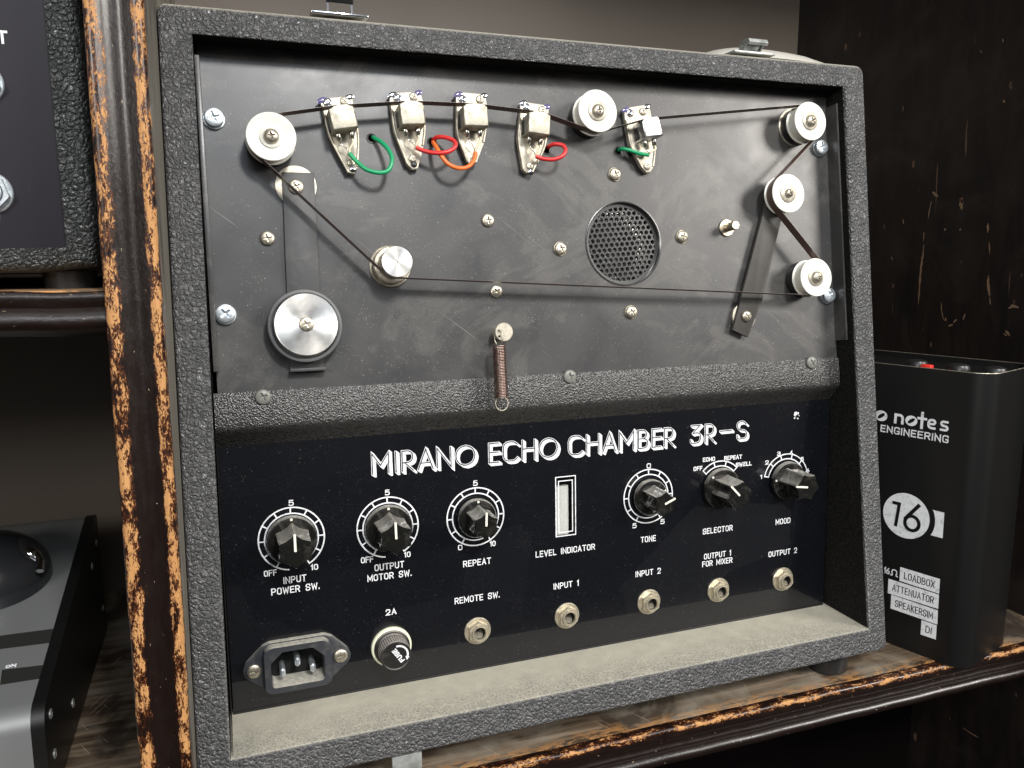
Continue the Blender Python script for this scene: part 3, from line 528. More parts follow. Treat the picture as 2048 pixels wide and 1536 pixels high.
# ---------------------------------------------------------------- stroke lettering
def G(w, *strokes): return (w, strokes)
def gl():
    w = .52; c = {}
    def O(x0, x1, y0=0., y1=1., r=.24): return ('c', [(x0, y0), (x0, y1), (x1, y1), (x1, y0)], r)
    c['O'] = c['0'] = G(w, O(0, w)); c['I'] = G(0.02, ('o', [(.01, 0), (.01, 1)], 0)); c['1'] = G(.2, ('o', [(0, .80), (.16, 1), (.16, 0)], 0))
    c['F'] = G(.46, ('o', [(0, 0), (0, 1), (.46, 1)], 0), ('o', [(0, .52), (.40, .52)], 0))
    c['E'] = G(.46, ('o', [(.46, 0), (0, 0), (0, 1), (.46, 1)], 0), ('o', [(0, .52), (.40, .52)], 0))
    c['L'] = G(.44, ('o', [(0, 1), (0, 0), (.44, 0)], 0)); c['N'] = G(.54, ('o', [(0, 0), (0, 1), (.54, 0), (.54, 1)], 0))
    c['P'] = G(w, ('o', [(0, 0), (0, 1)], 0), ('o', [(0, 1), (w, 1), (w, .45), (0, .45)], .24)); c['R'] = G(w, ('o', [(0, 0), (0, 1)], 0), ('o', [(0, 1), (w, 1), (w, .48), (0, .48)], .24), ('o', [(.28, .48), (w, 0)], 0))
    c['U'] = G(w, ('o', [(0, 1), (0, 0), (w, 0), (w, 1)], .24)); c['T'] = G(.54, ('o', [(0, 1), (.54, 1)], 0), ('o', [(.27, 1), (.27, 0)], 0))
    c['W'] = G(.74, ('o', [(0, 1), (.17, 0), (.37, .8), (.57, 0), (.74, 1)], 0)); c['M'] = G(.66, ('o', [(0, 0), (0, 1), (.33, .25), (.66, 1), (.66, 0)], 0))
    c['S'] = G(w, ('o', [(w, .74), (w, 1), (0, 1), (0, .54), (w, .46), (w, 0), (0, 0), (0, .26)], .22))
    c['A'] = G(.56, ('o', [(0, 0), (.28, 1), (.56, 0)], 0), ('o', [(.10, .30), (.46, .30)], 0)); c['V'] = G(.56, ('o', [(0, 1), (.28, 0), (.56, 1)], 0))
    c['C'] = G(w, ('o', [(w, .70), (w, 1), (0, 1), (0, 0), (w, 0), (w, .30)], .24)); c['G'] = G(w, ('o', [(w, .80), (w, 1), (0, 1), (0, 0), (w, 0), (w, .20)], .25), ('o', [(w, .20), (w, .42), (.32, .42)], 0))
    c['D'] = G(w, ('o', [(0, 0), (0, 1)], 0), ('o', [(0, 1), (w, 1), (w, 0), (0, 0)], .26)); c['H'] = G(w, ('o', [(0, 0), (0, 1)], 0), ('o', [(w, 0), (w, 1)], 0), ('o', [(0, .5), (w, .5)], 0))
    c['B'] = G(w, ('o', [(0, 0), (0, 1)], 0), ('o', [(0, 1), (w * .94, 1), (w * .94, .52), (0, .52)], .22), ('o', [(0, .52), (w, .52), (w, 0), (0, 0)], .24)); c['K'] = G(w, ('o', [(0, 0), (0, 1)], 0), ('o', [(w, 1), (0, .38)], 0), ('o', [(.16, .53), (w, 0)], 0))
    c['X'] = G(.54, ('o', [(0, 0), (.54, 1)], 0), ('o', [(0, 1), (.54, 0)], 0))
    c['5'] = G(.5, ('o', [(.46, 1), (.05, 1), (.02, .54)], 0), ('o', [(.02, .54), (.12, .62), (.5, .62), (.5, 0), (0, 0), (0, .12)], .24)); c['2'] = G(.5, ('o', [(0, .74), (0, 1), (.5, 1), (.5, .56), (.2, .26)], .24), ('o', [(.2, .26), (0, 0), (.5, 0)], 0))
    c['3'] = G(.5, ('o', [(0, .8), (0, 1), (.5, 1), (.5, .53), (.2, .53)], .2), ('o', [(.2, .53), (.5, .53), (.5, 0), (0, 0), (0, .22)], .2)); c['4'] = G(.52, ('o', [(.52, .24), (0, .24), (.38, 1), (.38, 0)], 0))
    c['6'] = G(.5, ('c', [(0, 0), (0, .58), (.5, .58), (.5, 0)], .22), ('o', [(0, .3), (0, .55), (.36, 1)], .2)); c['.'] = G(.02, ('o', [(.01, 0), (.01, .1)], 0)); c['-'] = G(.4, ('o', [(0, .45), (.4, .45)], 0))
    return c
GLY = gl()
class Ink:
    """flat printed strokes, each a hair above the one before"""
    def __init__(s, z0=.00006): s.v = []; s.f = []; s.z = z0
    def poly(s, pts, z=None):
        z = s.z if z is None else z; k = len(s.v); s.v += [(x, y, z) for x, y in pts]; s.f.append(tuple(range(k, k + len(pts))))
        s.z += 1.5e-6
    def stroke(s, pts, w, closed=False, z=None):
        P = [Vector(p) for p in pts]; Q = [P[0]]
        for p in P[1:]:
            if (p - Q[-1]).length > 1e-7: Q.append(p)
        P = Q; n = len(P)
        if n < 2: return
        if not closed:
            P[0] = P[0] + (P[0] - P[1]).normalized() * w / 2; P[-1] = P[-1] + (P[-1] - P[-2]).normalized() * w / 2
        L, Rr = [], []
        for i in range(n):
            a = P[i - 1] if (i or closed) else None; b = P[(i + 1) % n] if (i < n - 1 or closed) else None
            d0 = (P[i] - a).normalized() if a is not None else None; d1 = (b - P[i]).normalized() if b is not None else None
            if d0 is None: d = d1; k = 1
            elif d1 is None: d = d0; k = 1
            else:
                d = d0 + d1; d = d.normalized() if d.length > 1e-4 else d1; k = 1 / max(.35, d.dot(d1))
            nn = Vector((-d.y, d.x)) * w / 2 * k
            L.append(P[i] + nn); Rr.append(P[i] - nn)
        z = s.z if z is None else z; k0 = len(s.v)
        for a, b in zip(L, Rr): s.v += [(a.x, a.y, z), (b.x, b.y, z)]
        for i in range(n if closed else n - 1):
            j = (i + 1) % n; s.f.append((k0 + 2 * i + 1, k0 + 2 * j + 1, k0 + 2 * j, k0 + 2 * i))
        s.z += 1.5e-6
    def glyph(s, g, x, y, wid, h, lw, rot=None, off=(0, 0), z=None, gly=None):
        w0, strokes = (gly or GLY)[g]
        sx = wid / w0 if w0 > .05 else h
        for kind, pts, r in strokes:
            q = [(px * sx, py * h) for px, py in pts]
            if r: q = fillet(q, r * h, kind == 'c')
            q = [(x + off[0] + px, y + off[1] + py) for px, py in q]
            if rot: q = [rot(p) for p in q]
            s.stroke(q, lw, kind == 'c', z)
    def text(s, t, x0, y0, x1, y1, h, lw, rot=None, gly=None):   # left / right ends at half cap height
        gg = gly or GLY
        adv = [(.40 if ch == ' ' else max(gg[ch][0], .02)) for ch in t]; gap = .28
        tot = sum(adv) + gap * (len(t) - 1); k = (x1 - x0 - lw) / tot if tot > .1 else h
        x = x0 + lw / 2
        for ch, a in zip(t, adv):
            yy = y0 + (y1 - y0) * ((x - x0) / max(1e-9, x1 - x0)) - h / 2
            if ch != ' ': s.glyph(ch, x, yy, a * k, h - lw, lw, rot, (0, lw / 2), gly=gly)
            x += (a + gap) * k
    def mesh(s):
        me = bpy.data.meshes.new('ink'); me.from_pydata(s.v, [], s.f); me.update(); return me

# ================================================================ THE SHELF UNIT
shelf = thing('shelf_unit', 'old dark lacquered wooden shelf unit, its edges worn to orange bare wood', 'shelf unit', (.2, 0, -.4))
ID = Matrix.Identity(4)
ZS = -.014; ZT = .655; YB = .32; XR = .580; XL = -.60
def moulding(prof, path, name, m, parent, label=None, side=None):
    """sweep a profile (2D) along a straight path given by a function of (t, a, b) -> 3D; UV = (metres along, 0..1 across)"""
    bm = bmesh.new(); uvl = bm.loops.layers.uv.new('UVMap'); n = 60
    ln = [0.]
    for a, b in zip(prof, prof[1:]): ln.append(ln[-1] + math.hypot(b[0] - a[0], b[1] - a[1]))
    P0, P1, fa, fb = path; P0, P1 = Vector(P0), Vector(P1); tot = (P1 - P0).length
    rows = []
    for i in range(n + 1):
        t = i / n; c = P0.lerp(P1, t)
        wob = .00025 * math.sin(i * 1.7) + .0002 * math.sin(i * .61)
        rows.append([(bm.verts.new(c + Vector(fa) * (a + wob * .5) + Vector(fb) * (b + wob)), t * tot, l / ln[-1]) for (a, b), l in zip(prof, ln)])
    for r0, r1 in zip(rows, rows[1:]):
        for k in range(len(prof) - 1):
            q = (r0[k], r0[k + 1], r1[k + 1], r1[k]); f = bm.faces.new([x[0] for x in q])
            for lp, x in zip(f.loops, q): lp[uvl].uv = (x[1], x[2])
    bmesh.ops.recalc_face_normals(bm, faces=bm.faces)
    me = finish(bm, ang=50, recalc=False)
    return link(name, me, m, parent, ID, label=label)
# post: profile runs from its left side round the front to its right side (x, depth towards viewer)
pp = [(0, -.006), (0, -.001)] + arc(.0028, -.0012, .0028, 180, 70, 8) + [(.0050, .0004), (.0062, .0001)] + arc(.0105, .0040, .0055, 225, 315, 8)[1:-1] + [(.0150, .0003), (.0162, .0009)] + arc(.0183, -.0008, .0026, 110, 0, 7) + [(.0209, -.003), (.0209, -.005)]
moulding(pp, ((-.0244, -.030, -.45), (-.0154, -.030, .62), (1, 0, 0), (0, -1, 0)), 'post', M_POST, shelf)
me = box(-.0205, -.0035, -.0258, YB, -.45, .62)
for v in me.vertices: v.co.x += (v.co.z + .45) * .0085 - .0005
link('partition_board', me, M_POSTSIDE, shelf, ID)
# main shelf edge moulding (profile: depth towards viewer, height)
def edge_prof(t=.0225):
    return [(-.006, 0)] + arc(-.0012, -.0018, .0018, 90, 0, 5) + [(.0003, -.0045)] + arc(.0052, -.0088, .0052, 150, 215, 6) + [(.0008, -.0128), (.0018, -.0132)] + arc(.0006, -.0172, .0038, 78, -80, 9) + [(-.001, -t), (-.010, -t)]
moulding(edge_prof(), ((-.0035, -.0065, ZS), (.66, -.0078, ZS), (0, -1, 0), (0, 0, 1)), 'shelf_edge', M_EDGE, shelf)
link('shelf_board', box(-.004, XR, -.0003, YB, ZS - .020, ZS), M_BOARD, shelf, ID)
moulding(edge_prof(), ((XL, -.0065, ZS), (-.0235, -.0065, ZS), (0, -1, 0), (0, 0, 1)), 'shelf_edge', M_EDGE, shelf)
link('shelf_board', box(XL, -.0215, -.0003, YB, ZS - .020, ZS), M_BOARD, shelf, ID)
# upper shelf of the left bay
moulding([(-.010, 0)] + arc(-.0014, -.0022, .0022, 90, -10, 5) + [(.0004, -.0045), (-.0002, -.0062)] + arc(-.001, -.0112, .0046, 70, -70, 8) + [(-.0012, -.0172), (-.012, -.0176)],
         ((XL, -.0240, .2441), (-.0172, -.0240, .2438), (0, -1, 0), (0, 0, 1)), 'shelf_edge', M_EDGE, shelf)
link('shelf_board', box(XL, -.0185, -.018, YB, .2265, .2440), M_BOARD, shelf, ID)
link('back_board', box(XL, XR, YB, YB + .008, -.45, .70), M_BACK, shelf, ID)
link('side_board', box(XR, XR + .015, -.06, YB, -.45, .70), M_SIDE, shelf, ID)
M_BARE = mat('bare_wood', (.20, .125, .075), .65); rnd = random.Random(11)
MSW = Matrix(((0, 0, -1, XR), (-1, 0, 0, 0), (0, 1, 0, 0), (0, 0, 0, 1)))
for pts_, wd in SCRATCH:
    P_ = [tuple(p)[:2] for p in catmull([(*p, 0) for p in pts_], 5)] if len(pts_) > 2 else [tuple(Vector(pts_[0]).lerp(Vector(pts_[1]), k / 6)) for k in range(7)]
    L_, R_ = [], []; n = len(P_)
    for k, p in enumerate(P_):
        d_ = (Vector(P_[min(n - 1, k + 1)]) - Vector(P_[max(0, k - 1)])).normalized(); nn = Vector((-d_.y, d_.x)) * wd * .36 * math.sin(PI * (k + .25) / (n - .5)) ** .6
        L_.append(tuple(Vector(p) + nn * rnd.uniform(.5, 1.1))); R_.append(tuple(Vector(p) - nn * rnd.uniform(.4, 1.2)))
    ink = Ink(.0003); ink.poly(L_ + R_[::-1]); link('bare_wood_scratch', ink.mesh(), M_BARE, shelf, MSW, smooth=False)
link('top_board', box(-.0045, XR, -.02, YB, ZT, ZT + .018), M_UNDER, shelf, ID)
link('bottom_board', box(XL, XR, -.02, YB, -.46, -.45), M_SIDE, shelf, ID)
link('bay_shade_sheet', box(-.004, XR, .12, .13, -.45, ZS - .021), mat('painted_bay_shade', (.004, .003, .003), 1., spec=0.), shelf, ID)  # added near-black sheet, its colour stands for the shade below the shelf

# ================================================================ THE TAPE ECHO UNIT
echo = thing('tape_echo_unit', 'black leatherette tape echo unit with white pulleys, five tape heads and glossy knob panel', 'echo unit', (0.21, .05, ZS))
# ---- case
def case():
    def P(x, h, y=None):
        p = Vector((x, h * math.sin(THETA), h * math.cos(THETA)))
        if y is not None: p.y = y
        return p
    TL, TR, BR, BL = [Vector(p) for p in OUT]; iTL, iTR, iBR, iBL = [Vector(p) for p in INN]
    iBL = Vector((iBL.x, .0166)); iBR = Vector((iBR.x, .0170))
    bm = bmesh.new()
    oc = []
    for c, (a0, a1), r in ((TL, (180, 90), .004), (TR, (90, 0), .0055), (BR, (0, -90), .005), (BL, (270, 180), .004)):
        sx = 1 if c.x < .2 else -1; sy = -1 if c.y > .2 else 1
        oc.append([(c.x + sx * r + r * math.cos(R(a0 + (a1 - a0) * k / 6)), c.y + sy * r + r * math.sin(R(a0 + (a1 - a0) * k / 6))) for k in range(7)])
    ov = [[bm.verts.new(P(*p)) for p in c] for c in oc]
    iv = [bm.verts.new(P(p.x, p.y)) for p in (iTL, iTR, iBR, iBL)]
    for i in range(4):
        j = (i + 1) % 4
        bm.faces.new(ov[i][3:] + ov[j][:4] + [iv[j], iv[i]])
    YBK = .175
    outer = [v for c in ov for v in c]
    bk = [bm.verts.new((v.co.x, YBK, v.co.z)) for v in outer]; n = len(outer)
    for i in range(n): bm.faces.new((outer[i], outer[(i + 1) % n], bk[(i + 1) % n], bk[i]))
    bm.faces.new(bk)
    ib = [bm.verts.new((v.co.x, .10, v.co.z)) for v in iv]
    for i in range(4): bm.faces.new((iv[i], iv[(i + 1) % 4], ib[(i + 1) % 4], ib[i]))
    bm.faces.new(ib)
    bmesh.ops.recalc_face_normals(bm, faces=bm.faces)
    ed = [e for e in bm.edges if all(v in iv for v in e.verts) or (all(v in outer for v in e.verts) and len([f for f in e.link_faces if abs(f.normal.y) > .9]) == 1)]
    bmesh.ops.bevel(bm, geom=ed, offset=.0019, segments=4, affect='EDGES', profile=.5)
    return finish(bm, ang=50)
link('case', case(), M_LEATHER, echo, ID)
def lining(pts):      # thin black flock glued on the inner walls, from just behind the front edge inwards
    bm = bmesh.new(); bm.faces.new([bm.verts.new(p) for p in pts]); return finish(bm, smooth=False)
def fp_(x, h, back=.0022): return (x, h * math.sin(THETA) + back, h * math.cos(THETA))
xl_, ht_, hb_ = .0168, INN[0][1] - .0004, .0172; xt_, xb_ = INN[1][0] - .0002, INN[2][0] - .0002; xr_ = xt_
link('wall_lining', lining([fp_(xb_, hb_), fp_(xt_, ht_), (xt_, .099, fp_(0, ht_)[2]), (xb_, .099, fp_(0, hb_)[2])]), M_FLOCK, echo, ID, smooth=False)
link('wall_lining', lining([fp_(xl_ - .0002, hb_), fp_(xl_ + .0018, ht_), (xl_ + .0018, .099, fp_(0, ht_)[2]), (xl_ - .0002, .099, fp_(0, hb_)[2])]), M_FLOCK, echo, ID, smooth=False)
link('wall_lining', lining([fp_(xl_, ht_), fp_(xr_, ht_), (xr_, .099, fp_(0, ht_)[2]), (xl_, .099, fp_(0, ht_)[2])]), M_FLOCK, echo, ID, smooth=False)
# rubber feet
for fx, fy in ((.388, .019), (.032, .019), (.388, .15), (.032, .15)):
    link('rubber_foot', lathe([(0, ZS), (.0118, ZS), (.0128, ZS + .001), (.0135, .0005), (0, .0005)], 40), M_BLACK, echo, T((fx, fy, 0)))
# ---- tape deck plate with round cut-outs
def plate_with_holes(x0, x1, y0, y1, holes, z=0., thick=.0012, seg=40, rects=()):
    """flat plate in XY cut by round holes: a grid of cells, the cells that carry a hole are filled round it"""
    bm = bmesh.new(); xs = {x0, x1}; ys = {y0, y1}
    for cx, cy, r in holes:
        xs |= {cx - r * 1.3, cx + r * 1.3}; ys |= {cy - r * 1.3, cy + r * 1.3}
    for a, b, c, d in rects: xs |= {a, b}; ys |= {c, d}
    xs = sorted(xs); ys = sorted(ys); V = {}
    def gv(x, y):
        k = (round(x, 6), round(y, 6))
        if k not in V: V[k] = bm.verts.new((x, y, z))
        return V[k]
    for a, b in zip(xs, xs[1:]):
        for c, d in zip(ys, ys[1:]):
            mx_, my_ = (a + b) / 2, (c + d) / 2
            hh = [h for h in holes if abs(mx_ - h[0]) < h[2] * 1.3 and abs(my_ - h[1]) < h[2] * 1.3]
            if any(q[0] < mx_ < q[1] and q[2] < my_ < q[3] for q in rects): continue
            if not hh: bm.faces.new((gv(a, c), gv(b, c), gv(b, d), gv(a, d)))
    for a, b, c, d in rects:
        q = [(a, c), (b, c), (b, d), (a, d)]; hi = [bm.verts.new((*p, z)) for p in q]; lo = [bm.verts.new((*p, z - thick)) for p in q]
        for k in range(4): bm.faces.new((hi[k], hi[(k + 1) % 4], lo[(k + 1) % 4], lo[k]))
    for cx, cy, r in holes:
        s = r * 1.3; sub = [x for x in xs if cx - s - 1e-9 <= x <= cx + s + 1e-9]; suy = [y for y in ys if cy - s - 1e-9 <= y <= cy + s + 1e-9]
        per = [(x, cy - s) for x in sub[:-1]] + [(cx + s, y) for y in suy[:-1]] + [(x, cy + s) for x in sub[:0:-1]] + [(cx - s, y) for y in suy[:0:-1]]
        ring = [bm.verts.new((cx + r * math.cos(2 * PI * k / seg), cy + r * math.sin(2 * PI * k / seg), z)) for k in range(seg)]
        low = [bm.verts.new((v.co.x, v.co.y, z - thick)) for v in ring]
        for k in range(seg): bm.faces.new((ring[k], low[k], low[(k + 1) % seg], ring[(k + 1) % seg]))
        pv = [gv(*p) for p in per]; pa = [math.atan2(p[1] - cy, p[0] - cx) % (2 * PI) for p in per]; n = len(per)
        near = lambda ang: min(range(n), key=lambda i: abs((pa[i] - ang + PI) % (2 * PI) - PI))
        cur = near(0.)
        first = cur
        for k in range(seg):
            nx = near(2 * PI * (k + 1) / seg) if k < seg - 1 else first
            f = [ring[k]]; i = cur; f.append(pv[i])
            while i != nx: i = (i + 1) % n; f.append(pv[i])
            f.append(ring[(k + 1) % seg])
            bm.faces.new(f); cur = nx
    me = finish(bm, smooth=False)
    return me
gr = (GRE[1][0] - GRE[0][0]) / 2
gcx = (GRE[0][0] + GRE[1][0]) / 2; gcy = (GRE[2][1] + GRE[3][1]) / 2
deckm = plate_with_holes(.0196, .4040, .190, .380, [(gcx, gcy, gr)] + [(h[0], h[1], .0019) for h in HOLES])
deck = link('deck_plate', deckm, M_DECK, echo, MU, smooth=False)
link('side_flange', box(.4034, .4046, .2050, .3572, .00, .0098), M_DECK, deck, MU)
link('side_flange', box(FLX[0], FLX[1], .2045, .3580, .0002, .0098, .0003), M_DECK, deck, MU)
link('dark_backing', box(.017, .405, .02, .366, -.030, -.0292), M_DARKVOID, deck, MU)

# perforated grille
def grille():
    bm = bmesh.new(); p = .00345; r = p * .33; seg = 12; rows = []
    for j in range(-9, 10):
        for i in range(-9, 10):
            x = i * p + (j % 2) * p / 2; y = j * p * .866
            if math.hypot(x, y) > gr + .001: continue
            hexa = [(x + p / math.sqrt(3) * math.cos(R(30 + 60 * k)), y + p / math.sqrt(3) * math.sin(R(30 + 60 * k))) for k in range(6)]
            hx = []
            for k in range(6): a, b = hexa[k], hexa[(k + 1) % 6]; hx += [a, ((a[0] + b[0]) / 2, (a[1] + b[1]) / 2)]
            o = [bm.verts.new((a, b, 0)) for a, b in hx]
            i1 = [bm.verts.new((x + r * 1.16 * math.cos(R(30 + 30 * k)), y + r * 1.16 * math.sin(R(30 + 30 * k)), 0)) for k in range(12)]
            i2 = [bm.verts.new((x + r * math.cos(R(30 + 30 * k)), y + r * math.sin(R(30 + 30 * k)), -.0004)) for k in range(12)]
            i3 = [bm.verts.new((x + r * math.cos(R(30 + 30 * k)), y + r * math.sin(R(30 + 30 * k)), -.0020)) for k in range(12)]
            for k in range(12):
                q = (k + 1) % 12
                bm.faces.new((o[k], o[q], i1[q], i1[k])); bm.faces.new((i1[k], i1[q], i2[q], i2[k])); bm.faces.new((i2[k], i2[q], i3[q], i3[k]))
    bmesh.ops.remove_doubles(bm, verts=bm.verts, dist=.00001)
    return finish(bm, ang=60)
gl_ = link('grille', grille(), M_GRILLE, deck, MU @ T((gcx, gcy, -.0024)) @ RZ(R(4)))
link('grille_rim', lathe([(gr + .0001, .00035), (gr - .0004, .00045), (gr - .0009, .0001), (gr - .0010, -.0022), (gr - .003, -.0023)], 72), M_GRILLE, deck, MU @ T((gcx, gcy, 0)))
link('speaker_cone', lathe([(0, -.0052), (.011, -.0050), (.018, -.0058), (gr - .002, -.0066)], 48), M_ALU, deck, MU @ T((gcx - .003, gcy - .001, 0)))
for h in HOLES:
    link('grommet', lathe([(.0027, .0001), (.0025, .0004), (.0019, .0003), (.0018, -.001)], 24), M_BLACK, deck, MU @ T((h[0], h[1], 0)))

# ---- screws
SC_N = screw_mesh(.0037, .0019); SC_Z = screw_mesh(.0047, .0032, flat=.72, depth=.5, arm=.12, length=.6); SC_P = screw_mesh(.0039, .0017, flat=.25)
WA_N = lathe([(.0018, .0007), (.0040, .0007), (.0043, .0003), (.0043, 0)], 32)
WA_Z = lathe([(.002, .0009), (.0050, .0009), (.0052, .0006), (.0052, 0)], 40)
for i, (x, y) in enumerate(SCR_N):
    wash = i in (3, 4, 5, 6)
    s = link('screw', SC_N, M_NICKEL, deck, MU @ T((x, y, .0007 if wash else 0)) @ RZ(R([12, 5, 40, 15, 24, 35, 75][i])))
    if wash: link('washer', WA_N, M_NICKEL, deck, MU @ T((x, y, 0)))
for i, (x, y) in enumerate(SCR_Z):
    link('screw', SC_Z, M_ZINC, deck, MU @ T((x, y, .0009)) @ RZ(R([20, 40, 10, 30][i])), label='bright zinc panel screw')
    link('washer', WA_Z, M_ZINC, deck, MU @ T((x, y - .0003, 0)))

# ---- pulleys
SPOOL = lathe([(0, .0072), (.0116, .0072), (.0120, .0074), (.0120, .0077), (.0112, .0080), (.0109, .0082), (.0109, .0148), (.0112, .0150), (.0119, .0151), (.0120, .0153), (.0117, .0157), (.0110, .01570), (.0085, .0151), (.0060, .0149), (0, .0149)], 72)
PBASE = lathe([(0, 0), (.0112, 0), (.0114, .0004), (.0114, .0066), (.0110, .0071), (0, .0071)], 56)
PBASE2 = lathe([(0, .004), (.0045, .004), (.0045, .0071), (0, .0071)], 40)
PWASH = lathe([(0, .0149), (.0054, .0149), (.0056, .0152), (.0056, .0155), (.0053, .0157), (0, .0157)], 48)
PSCR = screw_mesh(.0038, .0026, flat=.12, arm=.12, length=.42); PSCR2 = screw_mesh(.0028, .0024, flat=.2, arm=.14, length=.55)
for i, (x, y) in enumerate(PUL):
    M = MU @ T((x, y, 0))
    p = link('guide_pulley', SPOOL, M_NYLON, echo, M)
    link('pulley_base', PBASE2 if i == 3 else PBASE, M_NICKEL if i == 3 else M_BLACK, p, M)
    link('washer', PWASH, M_NYLON if i == 0 else M_BRKT, p, M)
    link('screw', PSCR2 if i == 3 else PSCR, M_NICKEL, p, M @ T((0, 0, .0156)) @ RZ(R([12, 8, 30, 20, 10][i])))
    if i in (2,):
        link('spacer_disc', lathe([(0, .0001), (.0122, .0001), (.0122, .0010), (.0118, .0012), (0, .0012)], 48), M_BRKT, p, M @ T((-.0002, .0006, 0)))

# ---- heads
for i in range(5):
    poly = HEADP[i]
    cxm = sum(p[0] for p in poly) / len(poly); cym = sum(p[1] for p in poly) / len(poly)
    M = MU @ T((cxm, cym, 0))
    out = fillet([(p[0] - cxm, p[1] - cym) for p in poly], .0012, True, 3)
    if sum(a[0] * b[1] - a[1] * b[0] for a, b in zip(out, out[1:] + out[:1])) < 0: out = out[::-1]
    h = link('tape_head', prism(out, .0014, .0042, .0006), M_BRKT, echo, M, label=None)
    # raised lip down both sides of the bracket (a folded edge)
    tip = min(poly, key=lambda p: p[1]); 
    for side in (0, 1):
        pts = [p for p in poly if (p[0] - tip[0] > 0) == bool(side)]
        pts = sorted(pts, key=lambda p: -p[1])[1:4]
        if len(pts) >= 2:
            q = catmull([((p[0] - cxm) * .93, (p[1] - cym), .0044) for p in pts], 4)
            link('bracket_lip', tube(q, .0007, 8), M_BRKT, h, M)
    # shield can: a block with a domed top edge
    TLc, TRc, BRc, BLc = [Vector(p) for p in HEADC[i]]
    ux = (TRc - TLc + BRc - BLc) / 2; wdt = ux.length; ux.normalize(); uy = Vector((-ux.y, ux.x)); hgt = ((TLc - BLc) + (TRc - BRc)).dot(uy) / 2
    c = (TLc + TRc + BRc + BLc) / 4
    dome = .0014 if i < 4 else .0008
    prof = [(-wdt / 2, -hgt / 2), (wdt / 2, -hgt / 2), (wdt / 2, hgt / 2 - .0002)] + [(wdt / 2 * math.cos(R(a)), hgt / 2 + dome * math.sin(R(a))) for a in range(20, 161, 20)] + [(-wdt / 2, hgt / 2 - .0002)]
    Mc = MU @ T((c.x, c.y, 0)) @ RZ(math.atan2(ux.y, ux.x))
    link('shield_can', prism(prof, .0042, .0148, .0007 if i < 4 else .0011, 3), M_CAN if i < 4 else M_CANNEW, h, Mc)
    link('head_block', box(-wdt / 2 - .0005, wdt / 2 - .001, -hgt / 2 + .001, hgt / 2 - .0022, .0042, .0085, .0003), M_BLACK, h, Mc)
    # two terminals below the can, with solder blobs
    for sx in (-1, 1):
        x0 = sx * wdt * .27
        link('solder_terminal', tube([(x0, -hgt / 2 + .001, .0080), (x0, -hgt / 2 - .0012, .0080), (x0 * .95, -hgt / 2 - .0026, .0076), (x0 * .9, -hgt / 2 - .0042, .0072)], lambda t: .0009 + .0006 * math.sin(PI * min(1, t * 1.1)), 10), M_SOLDER, h, Mc)
    W0 = {0: 'green_a', 1: 'red_a', 2: 'orange_a', 3: 'red_b', 4: 'green_b'}[i]
    wp = Vector(WIRES[W0][0]); Mi = Mc.inverted() @ MU
    e_ = Mi @ wp
    for sx, mm, rr in ((-1, M_SOLDER, .00032), (1, M_CREAMW, .0006)):
        x0 = sx * wdt * .25
        q = catmull([(x0, -hgt / 2 - .0036, .0074), ((x0 * .8 + e_.x * .2) + sx * .0006, -hgt / 2 - .0060, .0088), (e_.x * .7 + x0 * .3, (e_.y - hgt / 2 - .006) / 2, .0086), tuple(e_)], 6)
        link('bare_lead' if sx < 0 else 'cream_lead', tube(q, rr, 8), mm, h, Mc)
    for k, s_ in enumerate(HEADS[i]):
        link('screw', SC_N, M_NICKEL if k else M_CHROME, h, MU @ T((s_[0], s_[1], .0042)) @ RZ(R(20 + 31 * k + 17 * i)) @ Matrix.Scale(.62 if k < 2 else .55, 4))
    # dabs of violet locking lacquer and bright plated corners on the top edge
    for k in (0, 1):
        p = Vector(poly[k]); q = Vector(HEADS[i][k]); m_ = p.lerp(q, .38)
        link('lacquer_dab', lathe([(0, .0006), (.0012, .0005), (.0019, .0002), (.0022, 0)], 20), M_CHROME if (i + k) % 2 else M_BLUEINK, h, MU @ T((m_.x, m_.y, .00405)) @ RZ(.4) @ Matrix.Diagonal((1.25, .7, .8, 1)))
    if i in (0, 1, 3):
        p = Vector(HEADS[i][2]); link('lacquer_dab', lathe([(0, .0008), (.0013, .0006), (.0020, 0)], 20), M_BLACK if i == 1 else M_CHROME, h, MU @ T((p.x + .0006, p.y - .0030, .00405)))
for k, mm in (('green_a', M_GREEN), ('red_a', M_RED), ('orange_a', M_ORANGE), ('red_b', M_RED), ('green_b', M_GREEN)):
    pts = catmull(WIRES[k], 8)
    link({'g': 'green_wire', 'r': 'red_wire', 'o': 'orange_wire'}[k[0]], tube(pts, .00115, 14), mm, echo, MU)

